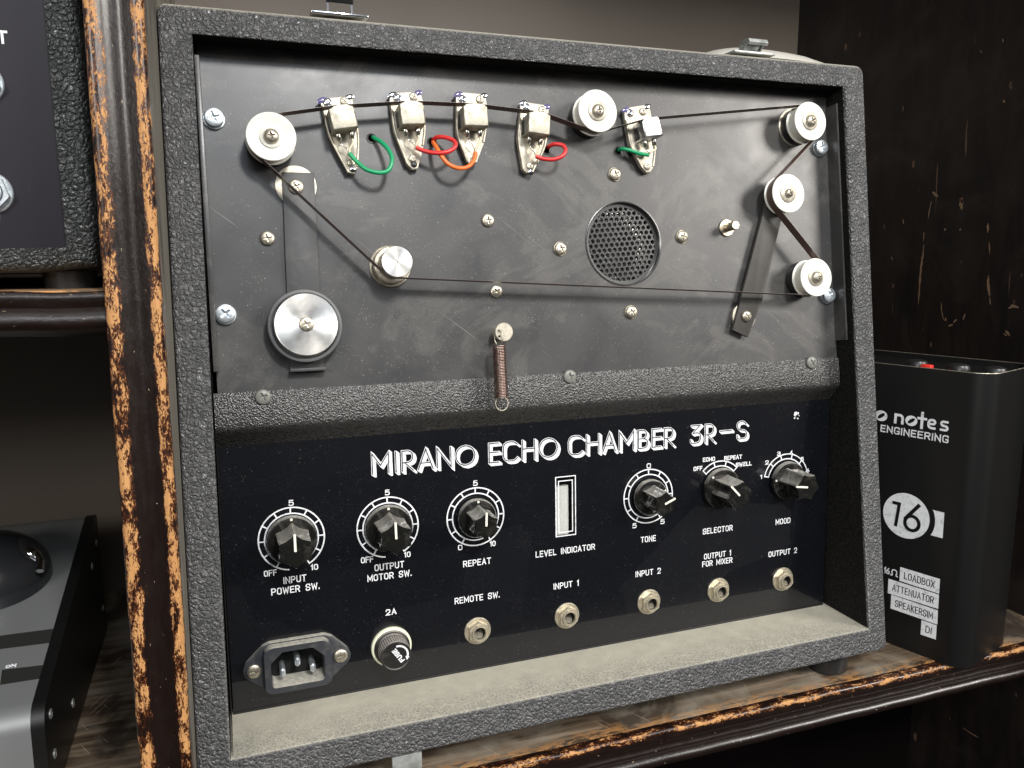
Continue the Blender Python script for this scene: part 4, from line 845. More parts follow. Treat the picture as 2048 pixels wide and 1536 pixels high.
# ---- tape loop: belt round the pulleys
def belt(cs, r_step=R(8)):
    n = len(cs); con = []
    for i in range(n):
        a, b = cs[i], cs[(i + 1) % n]
        D = Vector((b[0] - a[0], b[1] - a[1])); k = b[3] * b[2] - a[3] * a[2]
        th = math.atan2(D.y, D.x) - math.asin(max(-1, min(1, k / D.length))); rn = Vector((math.sin(th), -math.cos(th)))
        con.append((Vector(a[:2]) + rn * a[3] * a[2], Vector(b[:2]) + rn * b[3] * b[2]))
    pts = []
    for i in range(n):
        c = Vector(cs[i][:2]); r, s = cs[i][2], cs[i][3]; a = con[i - 1][1] - c; b = con[i][0] - c
        a0, a1 = math.atan2(a.y, a.x), math.atan2(b.y, b.x)
        if s > 0:
            while a1 < a0 - 1e-6: a1 += 2 * PI
        else:
            while a1 > a0 + 1e-6: a1 -= 2 * PI
        if abs(a1 - a0) > 1.9 * PI: a1 = a0
        m_ = max(1, int(abs(a1 - a0) / r_step))
        for j in range(m_ + 1): t = a0 + (a1 - a0) * j / m_; pts.append((c.x + r * math.cos(t), c.y + r * math.sin(t)))
        e0, e1 = con[i]
        for j in range(1, 6): q = e0.lerp(e1, j / 6); pts.append((q.x, q.y))
    return pts
ap = []
for i in range(5):
    TLc, TRc, BRc, BLc = [Vector(p) for p in HEADC[i]]; m_ = (TLc + TRc) / 2; u = (TRc - TLc).normalized()
    ap.append(m_ + Vector((-u.y, u.x)) * (.0014 if i < 4 else .0008))
cs = [(PUL[0][0], PUL[0][1], .0110, -1)] + [(ap[i].x, ap[i].y - .004, .0042, -1) for i in range(4)] + [(PUL[1][0], PUL[1][1], .0110, 1), (ap[4].x, ap[4].y - .004, .0042, -1), (PUL[2][0], PUL[2][1], .0110, -1), (PUL[3][0], PUL[3][1], .0110, 1), (PUL[4][0], PUL[4][1], .0110, -1), (HUB[0][0], HUB[0][1], .0074, -1)]
bp = belt(cs)
def ribbon(pts, z0, z1, th):
    bm = bmesh.new(); n = len(pts); P = [Vector(p) for p in pts]; A = []
    for i in range(n):
        d = P[(i + 1) % n] - P[i - 1]; d = d.normalized() if d.length > 1e-9 else Vector((1, 0)); nn = Vector((-d.y, d.x)) * th / 2
        A.append([bm.verts.new((*(P[i] + nn), z0)), bm.verts.new((*(P[i] + nn), z1)), bm.verts.new((*(P[i] - nn), z1)), bm.verts.new((*(P[i] - nn), z0))])
    for i in range(n):
        a, b = A[i], A[(i + 1) % n]
        for k in range(4): bm.faces.new((a[k], a[(k + 1) % 4], b[(k + 1) % 4], b[k]))
    return finish(bm, ang=30)
link('tape_loop', ribbon(bp, .0083, .0147, .00012), M_TAPE, echo, MU)

# ---- left swing arm with rubber idler and turned disc
ax0, ax1 = ARM[0][0], ARM[1][0]
arm = link('idler_arm', prism([(ARM[3][0], ARM[3][1]), (ARM[2][0], ARM[2][1]), (ARM[1][0], ARM[1][1]), (ARM[0][0], ARM[0][1])], .0008, .0022, .0002), M_ARM, echo, MU)
yb = (ARM[2][1] + ARM[3][1]) / 2
link('arm_lip', box(ARM[3][0] - .0002, ARM[2][0] + .0006, yb - .0004, yb + .0012, .0005, .0062, .0002), M_ARM, arm, MU)
link('washer', lathe([(0, 0), (.0103, 0), (.0103, .0005), (0, .0006)], 56), M_BRKT, arm, MU @ T((ARMW[0], ARMW[1], .0001)))
link('screw', SC_P, M_NICKEL, arm, MU @ T((ARMSCR[0], ARMSCR[1], .0022)) @ RZ(R(30)))
tx, ty = TYRE
Mt = MU @ T((tx + .0004, ty, 0))
tyre = link('rubber_idler', lathe([(0, .0032), (.0170, .0032), (.0182, .0036), (.0186, .0046), (.0186, .0078), (.0182, .0088), (.0172, .0092), (.0166, .0088), (.0162, .0070), (0, .0070)], 96), M_RUBBER, arm, Mt)
Md = MU @ T((DISC[0], DISC[1], 0))
link('turned_disc', lathe([(0, .0068), (.0157, .0068), (.0160, .0072), (.0160, .0118), (.0158, .0122), (.0155, .0125), (.0154, .01245), (0, .01245)], 96, ang=25), M_ALU, arm, Md)
link('screw', screw_mesh(.0037, .0012, flat=.2, arm=.13, length=.55), M_NICKEL, arm, Md @ T((0, 0, .0124)) @ RZ(R(25)))

# ---- capstan hub
Mh = MU @ T((HUB[0][0], HUB[0][1], 0))
hub = link('capstan', lathe([(.0112, .0001), (.0112, .0010), (.0108, .0013), (.0098, .0012), (.0094, .0003), (0, .0003)], 72), M_NICKEL, echo, Mh)
link('capstan_flange', lathe([(0, .0035), (.0092, .0035), (.0098, .0039), (.0098, .0054), (.0094, .0060), (.0078, .0064), (.0073, .0072), (.0072, .0150), (0, .0150)], 72), M_BRKT, hub, Mh)
link('capstan_cap', lathe([(0, .0150), (.0074, .0150), (.0077, .0153), (.0078, .0164), (.0075, .0172), (.0079, .0174), (.0080, .0190), (.0078, .0193), (0, .0193)], 72, ang=25), M_ALU, hub, Mh)
link('rust_spot', lathe([(0, .0002), (.0005, .0001), (.0006, 0)], 12), M_COPPER, hub, Mh @ T((0, 0, .0193)))

# ---- guide pin, spring post and spring
Mp = MU @ T((PIN[0][0], PIN[0][1], 0))
pin = link('guide_pin', lathe([(0, 0), (.0050, 0), (.0053, .0003), (.0053, .0008), (.0050, .0011), (.0027, .0012), (.0027, .0098), (.0024, .0102), (0, .0102)], 40), M_BRASSY, echo, Mp)
Mq = MU @ T((POST[0], POST[1], 0))
post = link('spring_post', lathe([(0, 0), (.0040, 0), (.0040, .0072), (.0050, .0074), (.0052, .0078), (.0052, .0091), (.0049, .0094), (0, .0094)], 48, ang=25), M_BRKT, echo, Mq)
link('hook_hole', lathe([(0, .00005), (.0006, .00004), (.0007, 0)], 14), M_DARKVOID, post, Mq @ T((-.0030, -.0023, .0094)))
s0, s1, s2 = Vector(SPR[0]), Vector(SPR[1]), Vector(SPR[2])
sx = s0.x - .0003; turns = 34; rs = .0035
pts = []
L = s0.y - s1.y
for i in range(turns * 14 + 1):
    t = i / (turns * 14); a = 2 * PI * turns * t
    pts.append((sx + rs * math.cos(a) - .0006 * t, s0.y - L * t, .0100 + rs * math.sin(a) + .0012 * t))
spring = link('tension_spring', tube(pts, .00037, 6), M_COPPER, echo, MU)
lp = [(sx + .0005, s0.y, .0100)] + [(POST[0] - .0034 + .0016 * math.cos(R(a)), s0.y + .0045 + .0042 * math.sin(R(a)), .0092 + .0022 * math.cos(R(a))) for a in range(-60, 250, 20)] + [(sx - .0004, s0.y, .0100)]
link('spring_hook', tube(catmull(lp, 3), .00036, 8), M_NICKEL, spring, MU)
lp = [(sx - .0006 + .0036 * math.cos(R(a)), s1.y - .0030 + .0038 * math.sin(R(a)), .0112) for a in range(120, 421, 15)]
link('spring_hook', tube(lp, .00036, 8), M_NICKEL, spring, MU)

# ---- right tension arm
q = RARM
tip = [(q[0][0], q[0][1]), (q[1][0], q[1][1]), (q[2][0], q[2][1]), (q[4][0], q[4][1]), (q[5][0], q[5][1])]
ra = link('tension_arm', prism([tip[4], tip[3], tip[2], (PUL[3][0] + .006, PUL[3][1] - .004), (PUL[3][0] + .005, PUL[3][1] + .006), (PUL[3][0] - .005, PUL[3][1] + .006), (PUL[3][0] - .0085, PUL[3][1] - .004)], .0024, .0044, .0002), M_ARM2, echo, MU)
link('washer', lathe([(0, 0), (.0082, 0), (.0084, .0004), (.0084, .0022), (.0080, .0024), (0, .0024)], 48), M_BRKT, ra, MU @ T((RARMW[0], RARMW[1], 0)))
link('screw', SC_N, M_NICKEL, ra, MU @ T((RARMSCR[0], RARMSCR[1], .0044)) @ RZ(R(35)) @ Matrix.Diagonal((.95, .95, 1.2, 1)))

# ---- textured trim strip between the two panels
def trim():
    prof = [(.0002, .1935), (.0008, .1938), (.0012, .1930), (.0013, .1905)] + [(.0013 + .0004 * math.sin(PI * k / 6), .1905 - .0135 * k / 6) for k in range(1, 7)] + [(.0011, .1760), (.0004, .1745), (-.0020, .1722), (-.0055, .1690), (-.0092, .1652), (-.0110, .1628)]
    bm = bmesh.new(); rows = []
    for x in (.0172, .0176, .2, .4042, .4046):
        e_ = .0004 if x in (.0172, .4046) else 0
        rows.append([bm.verts.new((x, v, w - e_)) for w, v in prof])
    for a, b in zip(rows, rows[1:]):
        for k in range(len(prof) - 1): bm.faces.new((a[k], b[k], b[k + 1], a[k + 1]))
    # closing ends
    for rr in (rows[0], rows[-1]):
        back = [bm.verts.new((v.co.x, v.co.y, -.013)) for v in rr]
        for k in range(len(rr) - 1): bm.faces.new((rr[k], rr[k + 1], back[k + 1], back[k]))
    return finish(bm, ang=40)
tr = link('trim_strip', trim(), M_TRIM, echo, MU)
for i, (x, y) in enumerate(TRIMSCR):
    link('screw', SC_P, M_SCRPAINT, tr, MU @ T((x, y, .0017)) @ RZ(R([25, 15, 30][i])))

# ================================================================ control panel
wx0, wx1 = (WIN[0][0] + WIN[3][0]) / 2, (WIN[1][0] + WIN[2][0]) / 2; wy0, wy1 = (WIN[2][1] + WIN[3][1]) / 2, (WIN[0][1] + WIN[1][1]) / 2
hx0, hx1, hy0, hy1 = wx0 + .0006, wx1 - .0006, wy0 + .0006, wy1 - .0006
def cpanel():
    return plate_with_holes(.0174, .4042, .0004, .150, [(x, .0228, .0044) for x, y in JACK], 0., .002, 32, [(hx0, hx1, hy0, hy1), (.0364, .0660, .0120, .0332)])
cp = link('control_panel', cpanel(), M_ACRYL, echo, MC)
link('panel_edge', box(.0170, .4040, -.0012, .0004, -.0022, .0006, .0005), M_BLACK, cp, MC)
# meter behind the window
meter = link('level_meter', box(hx0 - .001, hx0 + .0098, hy0 - .002, hy1 - .0065, -.0068, -.0045), M_CARD, cp, MC)
link('meter_back', box(hx0 - .002, hx1 + .002, hy0 - .003, hy1 + .003, -.0125, -.012), M_BLACK, meter, MC)
gm = bpy.data.materials.new('clear_window'); gm.use_nodes = True; gt = gm.node_tree; gt.nodes.clear()
g1 = gt.nodes.new('ShaderNodeBsdfTransparent'); g2 = gt.nodes.new('ShaderNodeBsdfGlossy'); g2.inputs['Roughness'].default_value = .02; g3 = gt.nodes.new('ShaderNodeMixShader'); g4 = gt.nodes.new('ShaderNodeOutputMaterial'); g5 = gt.nodes.new('ShaderNodeFresnel'); g5.inputs['IOR'].default_value = 1.45
gt.links.new(g5.outputs[0], g3.inputs[0]); gt.links.new(g1.outputs[0], g3.inputs[1]); gt.links.new(g2.outputs[0], g3.inputs[2]); gt.links.new(g3.outputs[0], g4.inputs[0])
pane = link('window_pane', box(hx0, hx1, hy0, hy1, -.0010, -.00004), gm, cp, MC)
ink = Ink(.00008)
ink.stroke([(wx0 + .0003, wy0 + .0003), (wx0 + .0003, wy1 - .0003), (wx1 - .0003, wy1 - .0003), (wx1 - .0003, wy0 + .0003)], .0006, True)
a, b, c, d = wx0 + .0021, wx1 - .0023, wy0 + .0026, wy1 - .0028
ink.stroke([(a, c), (a, d), (b, d), (b, c)], .0006, True)
link('window_marking', ink.mesh(), M_INK, cp, MC, smooth=False)

# dials
def deg(c, r, a): return (c[0] + r * math.sin(R(a)), c[1] + r * math.cos(R(a)))
ROWV = .0914
DC = [(RING[0][0], ROWV), (RING[1][0], ROWV), (RING[2][0], ROWV), (RING[3][0], ROWV), (.3185, ROWV), (.3700, ROWV)]
for i in range(6):
    ink = Ink(); c = DC[i]; lw = .00075
    if i < 4:
        ro, ri = .0170, .0138; a0, a1 = ((-172, 150) if i < 2 else (-180, 180)); b0, b1 = ((-152, 150) if i < 2 else (-180, 180))
        ink.stroke([deg(c, ro, a0 + (a1 - a0) * k / 90) for k in range(91 if i < 2 else 90)], lw, i > 1)
        ink.stroke([deg(c, ri, b0 + (b1 - b0) * k / 90) for k in range(91 if i < 2 else 90)], lw, i > 1)
        for k in range(-5, 6):
            a = k * 30; ink.stroke([deg(c, ri, a), deg(c, ro, a)], lw)
    else:
        ro, ri = (.0175, .0143); a0, a1, n = ((-46, 46, 3) if i == 4 else (-77, 77, 5))
        o_ = [deg(c, ro, a0 + (a1 - a0) * k / 40) for k in range(41)]; q = [deg(c, ri, a1 - (a1 - a0) * k / 40) for k in range(41)]
        ink.stroke(o_ + q, lw, True)
        for k in range(1, n): a = a0 + (a1 - a0) * k / n; ink.stroke([deg(c, ri, a), deg(c, ro, a)], lw)
    link('dial_marking', ink.mesh(), M_INK, cp, MC, smooth=False)
SMALL = {'ECHO', 'SWELL'}
for i, (t, x0, y0, x1, y1) in enumerate(TEXT):
    ink = Ink(); ym = (y0 + y1) / 2
    h = (.0038 if i in (3, 4, 8, 9, 13, 14, 15, 16, 20, 21, 32, 33, 34, 35, 36) else .0034) if len(t) > 2 else .0032
    if 22 <= i <= 25: h = .0028; ym += .0005
    elif i >= 26 and i <= 31: h = .0028
    if t == '2A': h = .0035
    ink.text(t, x0 - (.0003 if len(t) == 1 else 0), ym, x1 + (.0002 if len(t) == 1 else 0), ym, h, .00056)
    link('lettering', ink.mesh(), M_INK, cp, MC, smooth=False)
# title: inline letters with a thick cast edge
TG = dict(GLY)
TG['M'] = G(1., ('o', [(0, 0), (0, 1), (.5, .40), (1., 1), (1., 0)], 0)); TG['O'] = G(1., ('c', [(0, 0), (0, 1), (1., 1), (1., 0)], .5)); TG['N'] = G(.8, ('o', [(0, 0), (0, 1), (.8, 0), (.8, 1)], 0))
TG['R'] = G(.62, ('o', [(0, 0), (0, 1)], 0), ('o', [(0, 1), (.60, 1), (.60, .42), (0, .42)], .29), ('o', [(.14, .42), (.62, 0)], 0)); TG['A'] = G(.8, ('o', [(0, 0), (.42, 1), (.8, 0)], 0), ('o', [(.15, .32), (.66, .32)], 0))
TG['C'] = G(.9, ('o', [(.9, .85), (.70, 1), (0, 1), (0, 0), (.70, 0), (.9, .15)], .48)); TG['H'] = G(.62, ('o', [(0, 0), (0, 1)], 0), ('o', [(.62, 0), (.62, 1)], 0), ('o', [(0, .56), (.62, .56)], 0))
TG['B'] = G(.6, ('o', [(0, 0), (0, 1)], 0), ('o', [(0, 1), (.52, 1), (.52, .53), (0, .53)], .235), ('o', [(0, .53), (.6, .53), (.6, 0), (0, 0)], .265)); TG['3'] = G(.6, ('o', [(.04, 1), (.54, 1), (.12, .57)], 0), ('o', [(.12, .57), (.6, .60), (.6, 0), (0, .0), (0, .2)], .28))
TG['S'] = G(.6, ('o', [(.56, .84), (.40, 1), (0, 1), (0, .56), (.6, .46), (.6, 0), (0, 0), (0, .22)], .26)); TG['-'] = G(.7, ('o', [(0, .55), (.7, .55)], 0))
TG['E'] = G(.6, ('o', [(.6, 0), (0, 0), (0, 1), (.6, 1)], 0), ('o', [(0, .53), (.6, .53)], 0))
def title():
    """a layer of white (letter body swept towards lower right) and a black inline on top"""
    W_, K_ = Ink(.00004), Ink(.00012)
    H = .0112; sh = (.0016, -.0014); n = 9; lw = .00122
    for g, xa, xb in TITLE:
        wid = xb - xa - lw - sh[0]; x = xa + lw / 2; y = TITV[0] + lw / 2 + .0018
        if g == 'I': wid = .02
        for k in range(n, -1, -1):
            W_.z = .00004 + (n - k) * 4e-6
            W_.glyph(g, x, y, wid, H, lw, off=(sh[0] * k / n, sh[1] * k / n), gly=TG)
        K_.glyph(g, x, y, wid, H, .00058, gly=TG)
    return W_.mesh(), K_.mesh()
tw, tk = title()
link('title_lettering', tw, M_INK, cp, MC, smooth=False); link('title_inline', tk, M_INKB, cp, MC, smooth=False)
# the paint chip near the upper right corner
ink = Ink(); rnd = random.Random(3)
for k in range(16):
    cx_, cy_ = DUST[0] + rnd.gauss(0, .0011), DUST[1] + rnd.gauss(0, .0013); r_ = rnd.uniform(.0002, .0009)
    ink.poly([(cx_ + r_ * rnd.uniform(.6, 1.2) * math.cos(2 * PI * j / 9), cy_ + r_ * rnd.uniform(.6, 1.2) * math.sin(2 * PI * j / 9)) for j in range(9)])
link('paint_chip', ink.mesh(), M_INK, cp, MC, smooth=False)

# knobs
def knob_mesh(r, h, n=6, dish=.018):
    """fluted grip: corners joined by hollow sides"""
    bm = bmesh.new(); S = 10; rings = []
    def outline(rad, z, k=1.):
        P = []
        for i in range(n):
            a0, a1 = 2 * PI * i / n, 2 * PI * (i + 1) / n
            p0, p1 = Vector((math.sin(a0), math.cos(a0))) * rad, Vector((math.sin(a1), math.cos(a1))) * rad
            mid = (a0 + a1) / 2; inw = Vector((-math.sin(mid), -math.cos(mid)))
            for j in range(S):
                t = j / S; e_ = .5 - .5 * math.cos(PI * t)
                q = p0.lerp(p1, t) + inw * rad * .105 * k * (1 - (2 * t - 1) ** 2)
                if q.length > rad * .94: q = q.normalized() * rad * .94
                P.append(bm.verts.new((q.x, q.y, z)))
        return P
    for rr, z, k in ((r * 1.07, .0038, 1.), (r * 1.02, h * .5, 1.), (r, h - .0016, 1.), (r * .985, h - .0007, .95), (r * .95, h - .0001, .9), (r * .90, h, .8), (r * .5, h - dish * r, .4), (r * .15, h - dish * r * 1.2, .1)):
        rings.append(outline(rr, z, k))
    m_ = n * S
    for a, b in zip(rings, rings[1:]):
        for k in range(m_): bm.faces.new((a[k], a[(k + 1) % m_], b[(k + 1) % m_], b[k]))
    bm.faces.new(rings[-1])
    return finish(bm, ang=32)
KS = [(.0131, .0098, .0225, 0), (.0131, .0098, .0222, -1), (.0113, .0083, .0195, 2), (.0113, .0083, .0195, 68), (.0133, .0098, .0210, -44), (.0128, .0098, .0210, -82)]
for i, (rs_, rc_, hh_, ang_) in enumerate(KS):
    M = MC @ T((DC[i][0], DC[i][1], .0005)) @ RZ(-R(ang_))
    k = link('knob', knob_mesh(rc_, hh_), M_KNOB, echo, M)
    link('knob_skirt', lathe([(0, .0006), (rs_ - .0003, .0006), (rs_, .0010), (rs_, .0030), (rs_ - .0006, .0040), (rs_ - .002, .0044), (0, .0046)], 80), M_KNOB, k, M)
    pl = Ink(0); pl.poly(fillet([(-.0005, rc_ * .12), (.0005, rc_ * .12), (.00055, rc_ * .90), (-.00055, rc_ * .90)], .0003, True, 2))
    link('pointer_line', prism(fillet([(-.00058, 0), (.00058, 0), (.00058, rc_ * .93), (-.00058, rc_ * .93)], .0003, True, 3), hh_ - .0006, hh_ + .0001), M_POINTER, k, M)
    link('pointer_dot', prism(fillet([(-.0006, rs_ - .0022), (.0006, rs_ - .0022), (.0006, rs_ - .0008), (-.0006, rs_ - .0008)], .0004, True, 3), .0036, .0044), M_POINTER, k, M)

# jacks
def jack_mesh():
    wash = lathe([(.004, .0009), (.0077, .0009), (.0080, .0006), (.0081, 0), (.004, 0)], 56)
    hexo = fillet([(.0067 * math.cos(R(60 * k + 30)), .0067 * math.sin(R(60 * k + 30))) for k in range(6)], .0006, True, 3)
    nut = ringprism(resample(hexo, 72, 0, 0), [(.0046 * math.cos(2 * PI * k / 72), .0046 * math.sin(2 * PI * k / 72)) for k in range(72)], .0009, .0036, .0005, False)
    return wash, nut
JW, JN = jack_mesh()
JB = lathe([(.0047, .0009), (.0047, .0048), (.0045, .0052), (.0040, .0053), (.0037, .0049), (.0036, .0036)], 48)
JD = lathe([(.0036, .0037), (.0036, -.0062), (0, -.0062)], 32)
JF = lathe([(.0055, .0035), (.0053, .0039), (.0049, .0040), (.0047, .0036)], 48)
for i, (x, y) in enumerate(JACK):
    M = MC @ T((x, .0228, 0))
    j = link('jack_socket', JB, M_JACK, echo, M)
    link('washer', JW, M_JACK, j, M); link('hex_nut', JN, M_JACK, j, M @ RZ(R([0, 2, -3, 4, 6][i]))); link('nut_collar', JF, M_JACK, j, M)
    link('socket_shade', JD, M_DARKVOID, j, M)  # near-black tube paints the shade inside the socket hole
    bm = bmesh.new(); bm.faces.new([bm.verts.new(p) for p in ((-.0034, .0004, -.0040), (.0034, .0004, -.0040), (.0028, -.0033, .0034), (-.0028, -.0033, .0034))])
    link('contact_spring', finish(bm, smooth=False), M_JACK, j, M)

# fuse holder
Mf = MC @ T((.1027, .0226, 0))
fz_ = link('fuse_holder', lathe([(.0078, .0001), (.0112, .0001), (.0114, .0005), (.0114, .0019), (.0111, .0024), (.0100, .0027), (.0098, .0026), (.0080, .0010)], 72), M_IVORY, echo, Mf)
link('fuse_collar', lathe([(0, .0012), (.0099, .0012), (.0101, .0018), (.0101, .0034), (.0097, .0040), (.0090, .0042), (.0092, .0050), (.0092, .0056), (.0088, .0060), (0, .0060)], 72), M_FUSE, fz_, Mf)
def ribbed(r, z0, z1, n=40):
    bm = bmesh.new(); rings = []
    for z, k in ((z0, 1.), (z1 - .0006, .985), (z1 - .0002, .955)):
        ring = []
        for i in range(n * 4):
            ph = i % 4; rr = r * k * (1. if ph in (0, 1) else .955); a = 2 * PI * i / (n * 4); ring.append(bm.verts.new((rr * math.cos(a), rr * math.sin(a), z)))
        rings.append(ring)
    for a, b in zip(rings, rings[1:]):
        for k in range(n * 4): bm.faces.new((a[k], a[(k + 1) % (n * 4)], b[(k + 1) % (n * 4)], b[k]))
    return finish(bm, ang=25)
capj = join([(ribbed(.0088, .0058, .0134), ID), (lathe([(.0085, .0130), (.0084, .0136), (.0080, .0139), (.0076, .0138), (.0074, .0136), (0, .0136)], 60), ID)])
link('fuse_cap', capj, M_FUSE, fz_, Mf)
ink = Ink(.00006)
rot = lambda p: (p[0] * math.cos(R(124)) - p[1] * math.sin(R(124)) + .0002, p[0] * math.sin(R(124)) + p[1] * math.cos(R(124)) - .0006)
ink.text('FUSE', -.0046, -.0012, .0044, -.0012, .0027, .00062, rot)
ra_ = [rot((.0052 * math.cos(R(a)), -.0014 - .0052 * math.sin(R(a)))) for a in range(28, 148, 8)]
ink.stroke(ra_, .0010)
e0 = Vector(ra_[-1]); dd = (e0 - Vector(ra_[-2])).normalized(); pn = Vector((-dd.y, dd.x))
ink.poly([tuple(e0 + pn * .0012), tuple(e0 + dd * .0021), tuple(e0 - pn * .0012)])
me = ink.mesh()
link('lettering', me, M_INK, fz_, Mf @ T((0, 0, .0136)), smooth=False)

# mains inlet
def inlet():
    o_ = fillet([(p[0], p[1]) for p in [(.0340, .0356), (.0686, .0356), (.0686, .0112), (.0649, .0096), (.0377, .0096), (.0340, .0112)]][::-1], .0030, True, 5)
    return o_
fl = [(.0230, .0226), (.0245, .0268), (.0335, .0352), (.0370, .0368), (.0660, .0368), (.0700, .0350), (.0785, .0265), (.0802, .0226), (.0785, .0185), (.0700, .0115), (.0660, .0085), (.0370, .0085), (.0335, .0112), (.0245, .0185)]
inl = link('mains_inlet', ringprism(resample(fillet(fl, .003, True, 4), 128, .0513, .0226), resample([(.0358, .0114), (.0668, .0114), (.0668, .0337), (.0358, .0337)], 128, .0513, .0226), .0001, .0026, .0010, False), M_INLET, echo, MC)
icx, icy = .0513, .0226
oo = fillet([(.0338, .0112), (.0375, .0094), (.0651, .0094), (.0688, .0112), (.0688, .0330), (.0655, .0357), (.0371, .0357), (.0338, .0330)], .0022, True, 4)
ii = fillet([(.0372, .0146), (.0388, .0129), (.0638, .0129), (.0654, .0146), (.0654, .0266), (.0592, .0323), (.0434, .0323), (.0372, .0266)], .0012, True, 3)
bez = link('inlet_collar', ringprism(resample(oo, 96, icx, icy), resample(ii, 96, icx, icy), .0020, .0070, -.0120), M_INLET, inl, MC)
for px_, py_ in ((.0434, .0190), (.0513, .0238), (.0592, .0190)):
    link('contact_pin', box(px_ - .0014, px_ + .0014, py_ - .0024, py_ + .0024, -.0120, .0042, .0009, 1), M_ZINC, inl, MC)
for x, y in IECs: link('screw', SC_P, M_NICKEL, inl, MC @ T((x, y, .0026)) @ RZ(R(8)))

# latches, hinge plate
lat = link('catch_plate', box(.0745, .1030, .0562, .0685, .3768, .3782, .0003), M_CHROME, echo, ID)
def strap(x0, x1, prof, th):
    bm = bmesh.new(); P = [Vector(p) for p in prof]; A = []
    for i, p in enumerate(P):
        d = (P[min(i + 1, len(P) - 1)] - P[max(0, i - 1)]).normalized(); nn = Vector((-d.y, d.x)) * th / 2
        A.append([bm.verts.new((x0, *(p + nn))), bm.verts.new((x1, *(p + nn))), bm.verts.new((x1, *(p - nn))), bm.verts.new((x0, *(p - nn)))])
    for a, b in zip(A, A[1:]):
        for k in range(4): bm.faces.new((a[k], a[(k + 1) % 4], b[(k + 1) % 4], b[k]))
    bm.faces.new(A[0]); bm.faces.new(A[-1][::-1])
    return finish(bm, ang=30)
link('catch_loop', join([(strap(.0824, .0834, [(.058, .3782), (.058, .3880)], .0012), ID), (strap(.0944, .0954, [(.058, .3782), (.058, .3880)], .0012), ID), (strap(.0822, .0956, [(.0575, .3830), (.0565, .3850), (.0580, .3872), (.0610, .3876)], .0010), ID)]), M_CHROME, lat, ID)
lat2 = link('catch_plate', box(.3235, .3530, .0558, .0685, .3772, .3786, .0003), M_STEEL, echo, ID)
link('catch_hook', join([(strap(.3330, .3465, [(.0660, .3786), (.0640, .3840), (.0600, .3856), (.0560, .3854), (.0550, .3836), (.0558, .3826)], .0010), ID), (strap(.3332, .3342, [(.0655, .3786), (.0575, .3850)], .0022), ID), (strap(.3453, .3463, [(.0655, .3786), (.0575, .3850)], .0022), ID)]), M_STEEL, lat2, ID)
link('hinge_plate', join([(box(.0935, .1092, .0010, .0030, -.0118, -.0006, .0004), ID), (box(.0935, .1092, .0010, .0200, -.0012, -.0002, .0004), ID)]), M_STEEL, echo, ID)

# ================================================================ PLASTIC LID ON TOP OF THE CASE
lid = thing('plastic_lid', 'cloudy pale plastic lid lying on the top right of the leatherette case', 'lid', (.385, .12, .377))
def dome_strip():
    bm = bmesh.new(); rows = []
    for j in range(13):
        y = .085 + .075 * j / 12; k = math.sin(PI * (j + .8) / 13.6) ** .6
        row = []
        for i in range(41):
            t = i / 40; x = .326 + .118 * t
            z = .3765 + (.0222 * k) * (min(1., math.sin(PI * min(t, .999)) ** .45) * (1 - .12 * t) + .03 * math.sin(9 * t)) * (1 - .25 * max(0, t - .7) / .3)
            row.append(bm.verts.new((x, y, z)))
        rows.append(row)
    for a, b in zip(rows, rows[1:]):
        for k in range(40): bm.faces.new((a[k], a[k + 1], b[k + 1], b[k]))
    return finish(bm, ang=60)
link('lid_shell', dome_strip(), M_PLASTIC, lid, ID)
link('lid_rim', tube(catmull([(.326, .086, .3772), (.34, .0845, .3775), (.39, .0840, .3776), (.43, .0845, .3775), (.444, .087, .3772)], 6), .0009, 8), M_PLASTIC, lid, ID)

# ================================================================ BLACK LOAD BOX AT RIGHT
bb, be, bn = Vector(BOX['b']), Vector(BOX['e']), Vector(BOX['nb'])
ang_b = math.atan2(be.y, be.x)
attn = thing('attenuator_box', 'tall satin black metal box with white printing, standing right of the echo unit', 'attenuator', tuple(bb))
# local frame: X along e (towards viewer), Y = inward, Z up
MBX = Matrix(((be.x, -bn.x, 0, bb.x), (be.y, -bn.y, 0, bb.y), (0, 0, 1, ZS), (0, 0, 0, 1)))
HB = .1826 - ZS; LB = .150; WB = .0722; RB = .0135
loop = [(-LB, 0)] + arc(.0080 - RB, RB, RB, -90, 0, 10) + arc(.0080 - RB, WB - RB, RB, 0, 90, 10) + [(-LB, WB)]
def boxshell():
    bm = bmesh.new(); n = len(loop)
    def sc(p, k): return (p[0] - k * .8, p[1] + (k if p[1] < WB / 2 else -k))
    lv = []
    for z, k in ((0, 0), (HB, 0), (HB, .0009), (HB - .004, .0010)):
        lv.append([bm.verts.new((*(sc(p, k) if k else p), z)) for p in loop])
    for a, b in zip(lv, lv[1:]):
        for k in range(n): bm.faces.new((a[k], a[(k + 1) % n], b[(k + 1) % n], b[k]))
    bm.faces.new(lv[0][::-1]); bm.faces.new(lv[-1])
    return finish(bm, ang=40)
link('box_shell', boxshell(), M_BOX, attn, MBX)
rim_pts = [(p[0] - .0002, p[1] + (.0003 if p[1] < WB / 2 else -.0003), HB + .0002) for p in loop]
link('bright_rim', tube(rim_pts, .0003, 6), M_NICKEL, attn, MBX)
KN = lathe([(0, 0), (.0066, 0), (.0068, .002), (.0066, .0052), (.0058, .0066), (.0035, .0074), (0, .0076)], 32)
for kx, ky in ((-.0465, .0180), (-.0195, .0180), (.0010, .0215)):
    link('top_knob', KN, M_BLACK, attn, MBX @ T((kx, ky, HB - .0045)))
link('red_switch', box(-.0400, -.0330, .0080, .0130, HB - .004, HB + .0012, .0009), M_REDP, attn, MBX)
